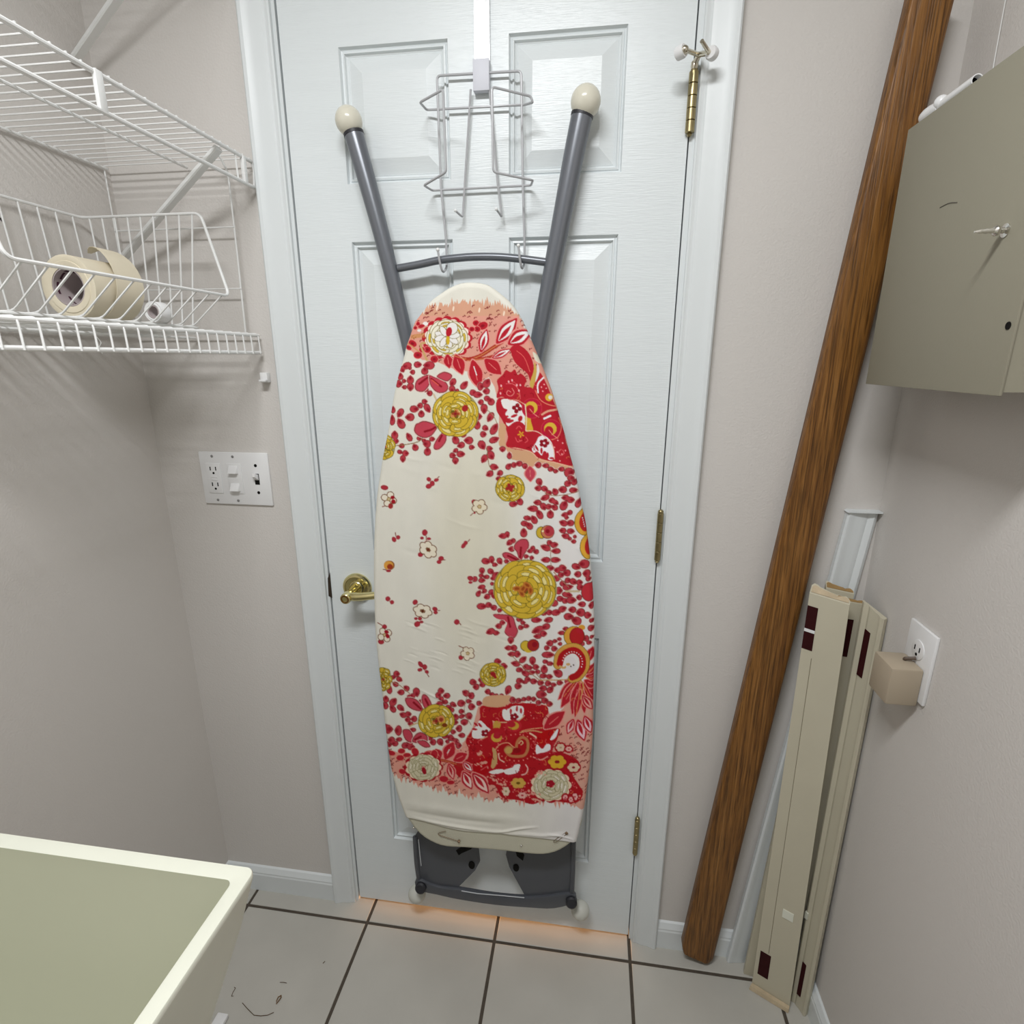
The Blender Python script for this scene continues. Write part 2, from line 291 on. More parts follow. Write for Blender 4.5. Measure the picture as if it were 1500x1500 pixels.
def ell(u, v, a, b, ang, col):
    r = max(a, b); x0,y0,x1,y1 = _bb(u-r, v-r, u+r, v+r)
    if x1<=x0 or y1<=y0: return
    X = _xx[y0:y1,x0:x1]/SS+U0-u; Y = _yy[y0:y1,x0:x1]/SS+V0-v
    c, s = math.cos(math.radians(ang)), math.sin(math.radians(ang))
    m = ((X*c+Y*s)/max(a,.1))**2 + ((-X*s+Y*c)/max(b,.1))**2 <= 1
    SHEET[y0:y1,x0:x1][m] = col
def pmask(pts):
    P_ = np.array(pts, float); x0,y0,x1,y1 = _bb(P_[:,0].min(), P_[:,1].min(), P_[:,0].max(), P_[:,1].max())
    if x1<=x0 or y1<=y0: return None
    X = _xx[y0:y1,x0:x1]/SS+U0; Y = _yy[y0:y1,x0:x1]/SS+V0
    m = np.zeros(X.shape, bool); n = len(P_)
    for i in range(n):
        ax, ay = P_[i]; bx, by = P_[(i+1)%n]
        if ay == by: continue
        m ^= ((ay > Y) != (by > Y)) & (X < (bx-ax)*(Y-ay)/(by-ay)+ax)
    return x0,y0,x1,y1,m
def smooth(pts, k=4, closed=True):
    n = len(pts); out = []
    for i in range(n if closed else n-1):
        p0 = pts[(i-1)%n] if closed or i>0 else pts[i]; p1 = pts[i]; p2 = pts[(i+1)%n]
        p3 = pts[(i+2)%n] if closed or i+2<n else p2
        for j in range(k):
            t = j/k
            out.append(tuple(.5*((2*b)+(-a+c)*t+(2*a-5*b+4*c-d)*t*t+(-a+3*b-3*c+d)*t**3) for a,b,c,d in zip(p0,p1,p2,p3)))
    if not closed: out.append(tuple(pts[-1]))
    return out
def poly(pts, col, sm=True):
    r = pmask(smooth(pts) if sm else pts)
    if r: SHEET[r[1]:r[3], r[0]:r[2]][r[4]] = col
def line(pts, w, col, sm=True):
    pts = smooth(pts, 6, False) if sm and len(pts) > 2 else pts
    for (a,b),(c,d) in zip(pts[:-1], pts[1:]):
        n = max(1, int(math.hypot(c-a, d-b)/(.35*w))+1)
        for i in range(n+1):
            t = i/n; ell(a+(c-a)*t, b+(d-b)*t, w/2, w/2, 0, col)
def grow(pts, d):
    cx = sum(p[0] for p in pts)/len(pts); cy = sum(p[1] for p in pts)/len(pts)
    return [(cx+(x-cx)*(1+d/max(1,math.hypot(x-cx,y-cy))), cy+(y-cy)*(1+d/max(1,math.hypot(x-cx,y-cy)))) for x,y in pts]
def petal(pts, fill=C_ROSE, core=None):
    poly(grow(pts,1.6), C_HALO); poly(grow(pts,.5), C_OUT); poly(grow(pts,-.6), fill)
    if core: line(core, 3, C_DARK)
def leaves(data):
    L = [(d+(8,0,0))[:5] if len(d) < 5 else d for d in data]
    L = [(u,v,l,(w or l),a) for u,v,l,w,a in L]
    def shp(u,v,l,w,a,g):
        c_, s_ = math.cos(math.radians(a)), math.sin(math.radians(a)); k_ = 1 if (int(u*7+v*3) % 2) else -1; l += 2*g; w += 2*g
        q = ((-.52,0),(-.38,.42),(-.16,.86),(.10,1.),(.33,.86),(.46,.5),(.52,.12)); P_ = [(k_*x*l, y*w*.5) for x,y in q]+[(k_*x*l, -y*w*.5) for x,y in q[::-1][:-1]]
        return [(u+x*c_-y*s_, v+x*s_+y*c_) for x,y in P_]
    for u,v,l,w,a in L: ell(u,v,l/2+.9,w/2+.9,a,C_HALO)
    for q in L: poly(shp(*q,.35), C_OUT, False)
    for u,v,l,w,a in L:
        c_, s_ = math.cos(math.radians(a)), math.sin(math.radians(a)); k_ = 1 if (int(u*7+v*3) % 2) else -1
        poly(shp(u,v,l,w,a,-.45), C_LEAF, False); ell(u-c_*l*.14*k_,v-s_*l*.14*k_,l*.24,w*.24,a,(160,38,52)); ell(u-c_*l*.2*k_,v-s_*l*.2*k_,l*.13,w*.13,a,C_DARK)
def vleaf(u0,v0,u1,v1,w,col=C_RED,inner=None,core=None):
    dx,dy = u1-u0, v1-v0; L = math.hypot(dx,dy); nx,ny = -dy/L, dx/L
    def sh(k, a=0., b=1.):
        prof = [(a,0),(a+(b-a)*.2,.62),(a+(b-a)*.45,1),(a+(b-a)*.7,.78),(a+(b-a)*.88,.36),(b,0)]
        p = [(u0+dx*t+nx*s*w*k/2, v0+dy*t+ny*s*w*k/2) for t,s in prof]
        return p+[(u0+dx*t-nx*s*w*k/2, v0+dy*t-ny*s*w*k/2) for t,s in prof[-2:0:-1]]
    poly(sh(1.25,-.05,1.05), (232,150,140)); poly(sh(1), col)
    if inner: poly(sh(.66,.1,.92), inner)
    if core: poly(sh(.3,.12,.72), core)
    if not inner and not core: line([(u0+dx*.25,v0+dy*.25),(u0+dx*.7,v0+dy*.7)], .9, (240,140,130))
def rose(u, v, rx, ry, pal='y', seed=1, a0=0.):
    rg = random.Random(seed)
    F,H,O = {'y':(C_YEL,(238,222,150),C_OLI), 'w':((240,234,214),(214,182,70),(130,118,70)), 'c':((212,203,172),(234,226,204),(150,142,104))}[pal]
    if pal == 'y': ell(u,v,rx*1.04,ry*1.04,a0,(170,160,110))
    rings = 5 if rx > 26 else (4 if rx > 15 else 3)
    for k in range(rings):
        fr = 1-.9*k/rings; n = max(4, int(round((9 if rx > 40 else 7 if rx > 26 else 6)*fr))+1); off = rg.random()*6.28
        pr = fr*.92/ (n**.5)
        for i in range(n):
            t = off+6.2832*(i+rg.uniform(-.16,.16))/n; a = fr-pr*.62-rg.uniform(0,.04)
            pu, pv = u+rx*a*math.cos(t), v+ry*a*math.sin(t); deg = math.degrees(math.atan2(ry*math.sin(t), rx*math.cos(t)))+90
            A, B = rx*pr*1.32, ry*pr*.86
            ell(pu,pv,A,B,deg,O); ell(pu,pv,A-.75,B-.75,deg,F)
            if rg.random() < .7:
                dd = math.hypot(pu-u,pv-v)+.01; q = 1+B*.22/dd
                ell(u+(pu-u)*q, v+(pv-v)*q, A*.55, B*.36, deg, O); ell(u+(pu-u)*q, v+(pv-v)*q, A*.55-.45, B*.36-.45, deg, H)
    if pal == 'y':
        s = min(1., rx/30)
        for i in range(5): ell(u+4*s*math.cos(i*1.26),v+3*s*math.sin(i*1.26),4.2*s,3*s,i*72,C_OLI if i%2 else C_GOLD); 
        for i in range(4): ell(u+3*s*math.cos(i*1.6),v+2.4*s*math.sin(i*1.6),3*s,2*s,i*90,(160,70,36))
        ell(u,v,2*s,1.6*s,0,C_DARK)
# pink washes with their ragged brushed hems
def ragged(y0s, up, seed, n=104):
    rg = random.Random(seed); pts = []; us = [p[0] for p in y0s]; vs = [p[1] for p in y0s]
    for i in range(n):
        u = us[0]+(us[-1]-us[0])*i/(n-1); pts.append((u+rg.uniform(-1,1), float(np.interp(u,us,vs))+ (rg.uniform(2,10)**1 if i%2 else rg.uniform(-5,3))*up + 2.2*math.sin(i*.7)*up))
    return pts
top = ragged([(585,480),(622,448),(660,440),(700,438),(735,440),(757,456),(775,492)], 1, 5)
poly(top+[(800,520),(842,690),(812,690),(790,678),(777,686),(762,676),(748,672),(741,657),(731,652),(731,600),(728,582),(724,566),(716,552),(704,560),(690,545),(664,540),(640,530),(618,527),(600,512),(585,502)], C_WASH, False)
x0,y0,x1,y1 = _bb(590,436,770,462); m_ = (SHEET[y0:y1,x0:x1] == np.array(C_WASH)).all(2); SHEET[y0:y1,x0:x1][m_] = (218,164,136)
hem = ragged([(566,1132),(600,1148),(640,1160),(700,1170),(760,1176),(820,1180),(862,1184)], -1, 8)
poly([(562,1096),(590,1104),(640,1112),(655,1104),(676,1092),(692,1066),(700,1036),(712,1020),(746,1018),(770,1030),(800,1032),(806,1048),(830,1040),(850,1028),(874,1020),(874,1180)]+hem[::-1], C_WASH, False)
poly([(822,1040),(874,1030),(874,1180),(830,1165),(845,1100)], (222,168,150))
for u,v in ((702,454),(738,459),(664,452),(640,451)): ell(u,v,1.3,4,8,(246,222,200))
rg = random.Random(4)
for n_,(a,b,c,d) in ((260,(590,448,790,560)),(70,(560,1096,640,1146)),(330,(610,1100,866,1176)),(60,(805,1060,866,1120)),(26,(735,655,790,682)),(26,(728,560,770,560.5)),(60,(690,545,800,600))):
    for _ in range(n_):
        u,v = rg.uniform(a,c), rg.uniform(b,d); j,i = int((v-V0)*SS), int((u-U0)*SS)
        px = SHEET[min(max(j,0),PH-1), min(max(i,0),PW-1)]
        if px[0] > 210 and 150 < px[1] < 185:
            t = rg.uniform(-70,-10) if rg.random() < .5 else rg.uniform(-120,-60)
            ell(u,v,1.7,.65,t,(130,44,44)); ell(u+2.2,v-1,1.5,.6,t+60,(130,44,44))
# --- upper paisley
poly([(731,583),(727,600),(737,618),(744,640),(742,654),(770,661),(790,673),(811,676),(839,683),(829,650),(822,618),(812,592),(800,562),(790,545),(782,555),(776,572),(760,584)], C_RED)
poly([(731,622),(741,624),(742,654),(776,661),(788,670),(811,677),(840,684),(840,688),(815,687),(790,676),(777,684),(765,675),(748,672),(741,656),(731,652)], C_TAN)
line([(742,654),(776,661),(790,673),(811,677),(838,684)], 1.4, (242,190,160))
line([(668,522),(684,526),(703,521),(724,508),(745,494),(757,482)], 5.5, (176,52,40)); line([(660,519),(684,526),(703,521),(724,508),(750,492)], 1.3, C_GOLD); line([(684,527),(712,524),(738,515)], 3.5, (176,52,40)); line([(684,528),(712,525)],1,C_GOLD)
vleaf(704,516,713,482,15,C_RED,C_W,C_RED); vleaf(727,503,757,466,21,C_RED,C_W,C_RED); vleaf(744,504,778,484,22,C_RED,C_W,C_RED); vleaf(720,525,749,511,11,C_RED,C_W,C_RED)
poly([(748,509),(758,505),(770,512),(779,526),(782,545),(778,562),(773,548),(764,540),(754,530),(749,518)], C_RED); line([(757,514),(768,524),(776,544)],1,(236,110,100))
vleaf(710,526,734,548,19); vleaf(692,527,702,569,19,C_RED); line([(694,537),(698,549)],1.6,C_W)
poly([(780,515),(788,522),(792,532),(784,528)], (228,222,196)); poly([(783,530),(786,545),(782,565),(778,570),(776,560),(781,545)], (206,170,84)); poly([(787,532),(790,545),(784,560),(786,545)],C_CREAM)
poly([(728,557),(736,549),(741,542),(748,545),(754,541),(758,549),(763,547),(771,556),(768,566),(779,568),(780,577),(770,583),(764,592),(754,584),(744,586),(736,581),(727,582),(730,569)], C_RED)
line([(741,562),(750,562),(757,567),(761,576),(762,584)], .9, (238,120,120))
for u,v in ((745,559),(750,557),(757,564),(762,564),(734,565),(733,576),(760,572)): ell(u,v,1.3,1.8,0,(250,190,190))
line([(748,574),(744,572),(742,577),(748,580),(753,575),(750,569)], 1, (240,150,140))
poly([(734,586),(741,584),(750,586),(759,589),(766,598),(769,612),(768,628),(765,633),(760,622),(754,618),(748,622),(744,624),(741,619),(748,613),(743,612),(740,606),(743,600),(737,597)], C_W)
for u,v,l,w,a in ((736,600,6,3,20),(740,611,9,3,-20),(747,617,10,4,-15),(753,609,9,3.4,-20),(762,613,5,8,20)): ell(u,v,l/2+.6,w/2+.3,a,C_RED)
for i in range(4): ell(757+4.2*math.cos(i*1.57+.2),598+4.4*math.sin(i*1.57+.2),3.1,3.1,0,C_DARK)
poly([(745,626),(752,619),(760,617),(768,622),(772,631),(781,634),(783,644),(777,654),(760,655),(742,654),(744,640)], C_RED)
for p in ([(756,628),(760,624),(764,628)],[(755,641),(758,647),(763,645)],[(770,640),(773,645),(769,648)]): line(p,1.3,(232,90,96))
for i in range(5): ell(763+3*math.cos(i*1.25+.5),636+3*math.sin(i*1.25+.5),2.4,1.1,math.degrees(i*1.25+.5),(226,170,50))
poly([(770,596),(776,606),(778,618),(781,630),(776,632),(771,631),(769,615)], (220,178,58))
for cx,cy,r,a in ((779,598,15,20),(807,629,15,60)):
    ell(cx,cy,r,r,0,(206,60,70)); ell(cx,cy,r-1,r-1,0,(190,28,60)); ell(cx-1,cy-1,r*.62,r*.62,0,(222,184,66)); ell(cx-3,cy+2,r*.42,r*.46,0,C_RED); line([(cx-3,cy+1),(cx+3,cy+8),(cx+10,cy+13)],1.2,(240,150,130))
line([(794,607),(803,602),(815,600)],3,(232,170,140)); line([(797,613),(806,609)],3,C_W)
poly([(785,648),(789,640),(797,638),(806,645),(811,657),(811,672),(803,673),(800,662),(796,661),(793,667),(787,661),(782,663),(779,657)], C_W)
for u,v,l,w,a in ((786,656,10,3,60),(793,660,9,3.4,90),(802,667,9,3.4,90),(808,671,7,3,0)): ell(u,v,l/2,w/2,a,C_RED)
for i in range(5): ell(797+4.6*math.cos(i*1.26),649+4*math.sin(i*1.26),3,2.6,0,C_DARK)
line([(770,631),(786,632),(800,642),(810,655),(812,672)],1.4,(242,200,180)); line([(769,592),(771,612),(770,630)],1.6,(240,220,190))
line([(784,572),(791,585),(802,592),(818,596)],1.4,(236,140,110)); line([(788,575),(788,562),(796,553)],2.4,C_W); line([(818,612),(822,626),(817,640),(808,644)],1.2,(236,140,110))
ell(804,582,5.5,5.5,0,(226,176,60)); ell(806,582,3,3,0,C_CREAM); 
for u,v in ((797,563),(793,567),(800,569),(795,573),(817,645),(824,649),(816,662),(823,665),(828,660),(820,675),(812,655)): ell(u,v,1.2,1.2,0,(248,170,170))
line([(822,658),(818,662),(821,667),(826,664),(824,659)],.9,(238,120,120)); line([(746,586),(757,586),(768,592)],1,(240,190,160))
# --- white rose, top
for i in range(16):
    t = i*6.2832/16; ell(655+30*math.cos(t),495+26*math.sin(t),7.2,6.4,0,C_RED)
for i in range(15):
    t = i*6.2832/15; ell(655+27*math.cos(t),495+23*math.sin(t),6.6,5.8,0,(250,226,212))
rose(655,495,30,26,'w',3)
for i,t in enumerate((200,165,120,75,35,-10,240)):
    a = math.radians(t); ell(655+11*math.cos(a),493+9*math.sin(a),8.4,4.6,t,(120,104,60)); ell(655+11*math.cos(a),493+9*math.sin(a),7.8,4,t,C_W)
ell(656,498,2.6,7,0,(214,176,48)); ell(662,481,8.6,9.6,20,(130,118,70)); ell(662,481,7.8,8.8,20,C_W); ell(657.5,486,4.3,6.8,12,C_RED)
# leaves round the white rose
for p in ((612,520,12,10,0),(626,512,10,9,0),(636,526,11,10,0),(618,512,8,8,0),(598,509,10,6,30),(604,503,13,9,30),(597,476,7,7,0),(616,478,8,5,0),(612,474,6,6,0),(608,480,6,5,0),(697,473,9,8,0),(707,477,15,11,-20),(699,482,9,8,20),(691,482,8,7,0)):
    ell(p[0],p[1],p[2]/2+.8,p[3]/2+.8,p[4],(236,150,140)); ell(p[0],p[1],p[2]/2,p[3]/2,p[4],C_RED); ell(p[0],p[1],p[2]/5,p[3]/5,p[4],C_DARK)
for a_ in range(4): line([(601,497-a_*2),(612,494-a_*1.5),(622,494-a_*2)],.9,(200,140,70))
line([(622,502),(616,505),(622,520),(626,529)],3,(206,166,110)); line([(597,503),(606,509),(614,515)],2,(210,150,100)); ell(623,474,4,3,0,C_W); ell(614,484,3,2,0,C_W); ell(618,477,4,2.2,0,C_RED)
vleaf(655,519,658,539,13); vleaf(667,519,677,548,17)
line([(662,520),(680,526)],1.2,C_GOLD)
# --- trumpet flowers and sprigs, upper half
leaves([(595,536,15,10,-20),(589,541,9,9,60),(604,545,7,7,0),(600,539,5,5,0),(586,551,10,9,90),(584,562,11,11,0),(592,558,6,6,0),(592,567,7,6,0),(601,556,12,10,90),(601,567,11,10,90),(612,534,11,9,0),(628,535,16,12,0),(622,543,11,10,90),(624,571,7,6,-60),(629,576,8,8,0),(663,560,12,9,-60),(662,570,10,9,90),(669,572,6,5,0),(680,564,14,9,-50)])
petal([(628,549),(612,556),(608,566),(611,572),(620,573),(626,567),(629,560)], C_ROSE, [(614,562),(626,553)])
petal([(629,550),(637,553),(650,558),(656,566),(653,573),(644,575),(636,571),(630,562)], C_ROSE, [(632,555),(646,566)]); petal([(640,551),(650,545),(660,548),(661,553),(655,558),(648,556)], C_ROSE)
line([(632,556),(642,564)],1.4,(230,100,80)); line([(635,577),(641,590)],2.6,(214,190,160))
leaves([(622,588,8,7,0),(615,594,8,8,0),(607,599,13,10,0),(617,606,10,9,90),(626,598,14,9,60),(575,600,10,8,90),(574,615,15,9,90),(586,605,14,9,-60),(587,620,16,11,60),(600,611,13,11,0),(578,637,12,10,90),(580,646,8,8,0),(599,640,13,8,60),(588,653,8,7,0),(586,662,8,6,20),(594,664,9,9,0),(590,672,10,8,90),(608,655,10,9,60),(614,642,7,6,0),(621,645,6,6,0),(633,643,8,7,0),(625,650,11,11,0),(626,661,12,10,90)])
line([(578,653),(595,651),(612,647),(620,641)],1.2,(140,110,70))
petal([(609,622),(613,620),(620,617),(630,619),(640,624),(637,631),(631,638),(622,641),(613,638),(607,631)], C_ROSE, [(622,632),(632,629),(640,624)])
petal([(648,634),(653,637),(653,645),(649,652),(642,658),(636,657),(636,651),(641,642)], C_ROSE, [(647,638),(643,646)])
leaves([(667,644,13,10,70),(679,637,8,7,0),(675,652,11,9,-20),(686,645,13,11,0),(667,660,8,6,-30),(663,667,9,8,0),(675,665,12,9,0),(667,675,10,9,90),(691,655,8,7,0),
(693,575,10,9,0),(704,566,9,12,0),(713,561,14,11,-60),(712,573,10,9,0),(700,578,13,9,0),(704,589,8,8,0),(714,584,10,8,20),(719,588,11,10,60),(709,599,14,10,90),(718,611,15,9,-60),(724,628,18,10,-60),(700,610,12,11,0),(699,622,13,9,90),(711,627,9,8,30),(708,636,9,9,0),(724,644,15,9,-20),(706,652,14,11,60),(717,657,9,8,0),(719,667,13,11,60),(709,672,13,9,-60),(736,658,8,9,90),(724,684,12,9,10),(717,694,11,9,-30),(732,693,9,8,-30),(730,701,8,7,0),(746,667,10,7,90),(745,683,10,8,-50),(753,681,8,8,0),(760,679,10,8,0),(769,683,9,8,60),(788,681,9,9,0),(799,682,10,7,0),(807,687,9,7,0),(814,690,7,6,0),(822,687,9,7,0),(834,692,15,14,0)])
line([(713,600),(722,608),(728,620)],1,(170,140,110)); line([(713,655),(716,680),(722,690)],1,(150,110,80))
leaves([(790,706,11,9,60),(788,715,10,8,0),(798,716,10,8,30),(804,722,9,8,0),(813,720,10,9,60),(824,717,12,10,0),(832,708,11,9,-20),(841,706,9,9,90),(840,718,12,8,0),(836,700,10,8,0),(798,729,13,8,-20),(787,736,11,8,0),(796,742,11,9,60),(780,745,15,9,0),(790,753,15,9,60),(808,733,9,8,0),(814,736,9,7,30),(804,742,9,8,0),(812,743,10,8,30),(806,753,12,10,90),(828,729,11,8,0),(836,732,11,9,0),(826,740,15,11,-60),(847,737,13,9,-70),(773,759,12,7,10),(782,761,13,9,60),(769,767,12,8,10),(775,770,12,9,50),(767,780,13,10,90),(827,754,10,7,-10),(834,751,9,7,-30),(830,758,6,6,0),(825,766,12,9,20),(835,766,11,9,0),(824,777,10,8,0),(836,778,11,8,0),(828,785,11,8,10),(834,789,6,5,0),(842,786,5,5,0),(840,793,7,6,0),(736,785,12,8,0),(743,783,9,7,80),(746,795,10,8,-40),(751,792,8,7,0),(749,804,9,8,0),(752,738,12,9,0),(761,734,12,9,60),(694,735,0.1,.1,0)])
line([(798,722),(812,726),(830,724),(848,720)],1,(160,120,90)); vleaf(776,683,777,705,15,C_ROSE)
rose(667,606,33,32,'y',11); rose(747,715,21,19,'y',12); rose(562,655,16,18,'y',13)
ell(652,603,1,1,0,C_YL); ell(681,598,4.5,5,30,(170,40,40)); 
for i in range(4): ell(747+4*math.cos(i*1.57-.4),714+3.4*math.sin(i*1.57-.4),3.2,2.4,i*90-20,(164,40,40))
ell(793,780,8,9,0,C_OLI); ell(793,780,7,8,0,C_YEL); ell(802,779,10,10,0,C_OUT); ell(802,779,9,9,0,(206,130,90)); ell(804,778,7.4,7.6,0,C_LEAF); ell(802,778,3,3,0,C_DARK); ell(795,778,1.8,1.4,-30,C_YL)
for cx,cy,rx_,ry_ in ((858,765,16,19),(864,801,14,18)):
    ell(cx,cy,rx_+.8,ry_+.8,0,C_OLI); ell(cx,cy,rx_,ry_,0,(226,170,60)); ell(cx+2,cy,rx_-4.5,ry_-4.5,0,(190,40,40)); ell(cx+4,cy,rx_-9,ry_-8,0,C_RED)
for k in range(5): ell(853+k*.8,759+k*3.2,.8,1.1,0,C_W)
# --- great yellow rose and its surroundings
petal([(755,796),(763,790),(772,791),(774,801),(768,811),(762,821),(757,808),(753,803)], C_ROSE, [(762,816),(763,802)])
petal([(736,812),(741,809),(750,812),(762,821),(750,822),(740,818)], C_ROSE, [(744,814),(758,820)])
petal([(723,900),(735,900),(750,903),(755,916),(758,925),(752,935),(745,932),(739,925),(743,912),(735,908),(726,905)], C_ROSE, [(744,904),(747,918)])
leaves([(712,822,13,9,10),(720,820,11,8,80),(725,827,8,6,0),(732,822,10,8,60),(742,822,7,6,0),(706,836,9,8,80),(705,843,7,6,0),(712,845,9,6,0),(706,850,10,7,0),(719,837,10,8,30),(726,842,12,8,-40),(722,847,8,6,0),(721,855,6,5,0),(705,860,11,7,-10),(701,869,10,7,-60),(709,866,8,6,-40),(713,874,9,8,-20),(720,868,9,9,60),(724,873,9,8,0),(706,888,15,9,0),(716,886,9,8,0),(723,890,9,8,0),(732,894,7,6,0),(736,912,8,7,0),(730,917,9,8,0),(718,925,13,9,-20),(727,927,9,7,0),(761,907,9,7,0),(766,912,7,6,0),(763,919,8,7,0),(771,917,8,6,0),(776,807,8,6,0),(785,808,8,7,0),(780,803,7,7,0),(771,815,7,6,0),(779,817,6,6,0),(799,802,15,9,20),(812,798,11,8,-10),(805,795,8,8,0),(814,807,13,8,0),(799,820,13,8,0),(814,820,14,8,0),(806,832,12,8,0),(816,835,9,8,0),(824,832,11,10,0),(830,839,11,10,0),(822,842,9,8,0),(814,847,12,9,0),(825,855,10,8,20),(832,850,9,8,0),(840,852,11,9,30),(844,830,13,9,20),(855,826,16,13,0),(846,841,10,9,0),(859,840,11,12,0),(849,853,9,8,0),(862,848,8,7,0),(819,865,10,11,0),(832,860,15,8,-10),(831,871,15,8,10),(821,877,11,8,10),(810,883,14,10,10),(828,880,9,8,0),(837,879,14,10,0),(850,860,10,9,0),(848,875,8,8,0),(815,897,14,9,-10),(824,892,12,9,-20),(805,897,9,8,0),(797,897,11,9,0),(786,908,15,8,0),(803,908,13,8,-10),(838,893,11,9,0),(850,897,13,12,0),(833,903,14,10,0),(844,909,15,12,20),(861,901,10,10,0),(852,885,11,8,0),(866,887,8,10,0),(788,923,19,11,-20),(799,918,13,9,-20),(866,920,10,9,0),(867,909,8,6,0),(695,848,8,8,0)])
ell(863,867,12,14,0,C_OUT); ell(863,867,11,13,0,(196,50,60)); line([(829,866),(848,866)],3,(206,186,150)); line([(811,838),(833,860)],1,(170,130,100)); line([(806,800),(807,830)],1,(170,130,110))
rose(769,863,45,42,'y',21); 
for k,(u,v) in enumerate(((757,862),(772,857),(764,869),(777,865),(766,862))): ell(u,v,6.5,4,k*30,(196,120,50)); ell(u,v,3.6,2,k*30,(158,74,30))
# --- lower right
leaves([(748,938,10,9,90),(744,949,10,7,0),(752,949,10,9,0),(749,958,11,7,0),(758,958,9,10,0),(755,972,13,8,10),(766,966,12,8,-40),(770,977,9,9,0),(780,968,12,9,90),(776,978,8,7,0),(785,977,9,8,0),(761,981,10,7,0),(769,986,12,8,30),(779,985,11,6,-10),(787,984,8,6,0),(773,995,9,8,0),(761,997,10,8,0),(759,1005,10,9,0),(768,999,9,5,0),(782,998,10,8,0),(787,932,11,7,0),(796,928,10,9,0),(805,942,10,9,0),(801,949,8,7,0),(812,950,9,8,0),(803,959,18,9,0),(799,969,8,6,0),(806,972,10,6,0),(813,939,7,5,0),(819,936,6,5,0),(820,943,6,5,0),(828,921,8,6,0),(822,927,10,6,0),(831,930,7,6,0),(797,980,12,10,90),(796,990,11,7,0),(805,991,9,7,0),(817,986,14,11,30),(792,1000,9,8,0),(803,1001,9,8,0),(811,1003,8,6,0),(795,1008,11,8,0),(806,1010,11,9,-40),(793,1017,15,12,0),(820,1000,9,7,0),(832,998,10,7,0),(852,943,8,6,0),(858,935,9,9,0),(863,941,8,6,0),(867,933,6,5,0),(744,1011,14,9,-70),(714,1013,8,8,0),(720,1017,7,6,0),(726,1019,8,6,0),(735,1019,7,6,0),(712,1024,7,5,0),(729,969,10,9,0),(738,976,10,10,0),(705,996,9,9,0),(706,1003,9,7,0)])
ell(770,946,8,8,0,C_OLI); ell(770,946,7,7,0,C_YEL); ell(774,950,7,6,0,C_YEL); ell(781,945,9,9,0,C_OUT); ell(781,945,8,8,0,(170,44,40)); ell(783,944,4,4,0,C_DARK)
ell(841,932,15.5,15,0,C_OLI); ell(841,932,14.6,14.2,0,(222,160,60)); ell(845,932,11,13,0,C_DARK); ell(845,932,10,12,0,(184,36,40)); ell(852,919,5,4,0,(222,160,60)); ell(849,924,5,4,20,C_RED)
line([(790,996),(812,996),(836,995),(850,993)],1.6,(206,160,110)); line([(784,985),(792,995)],1,(160,120,90)); line([(749,960),(770,980),(790,996)],1,(170,120,90))
# fan of red leaves on the right edge
for a in ((846,994,818,1024,14),(846,996,822,1036,15),(848,998,838,1046,14),(852,1000,856,1044,13),(856,998,872,1030,13),(856,996,876,1008,12),(858,990,878,992,11),(858,986,876,974,11),(862,968,868,948,13),(850,1010,842,1050,10)): vleaf(*a, C_RED)
for p in ([(846,994),(826,1020)],[(850,996),(848,1020),(844,1046)],[(852,998),(864,1022)],[(846,996),(852,1010),(852,1036)],[(858,992),(874,996)],[(862,985),(872,978)]): line(p,1.2,(222,130,80),False)
line([(835,996),(850,996),(854,1006),(850,1024)],1.8,(206,150,84))
# curl
line([(817,974),(819,960),(830,950),(845,949),(856,960),(857,976),(848,990),(838,994)],13,C_OLI); line([(817,974),(819,960),(830,950),(845,949),(856,960),(857,976),(848,990),(838,994)],11.8,(214,160,74)); line([(820,972),(823,961),(832,954),(843,953),(852,962),(853,977),(846,988),(838,992)],9.5,(178,24,30)); line([(820,976),(826,978),(832,974)],3,(214,170,110))
ell(836,972,8,10,0,(226,220,212)); ell(831,984,6,6,0,(226,220,212)); ell(838,966,4,4,0,(226,220,212)); ell(832,973,3,2,0,(214,170,110))
for t in range(14):
    a = math.radians(190+t*15); ell(838+14*math.cos(a)+.4*t*.2,970+15.5*math.sin(a),.95,.95,0,C_W)
ell(836,976,1,1,0,(60,40,30)); ell(840,974,1,1,0,(60,40,30))
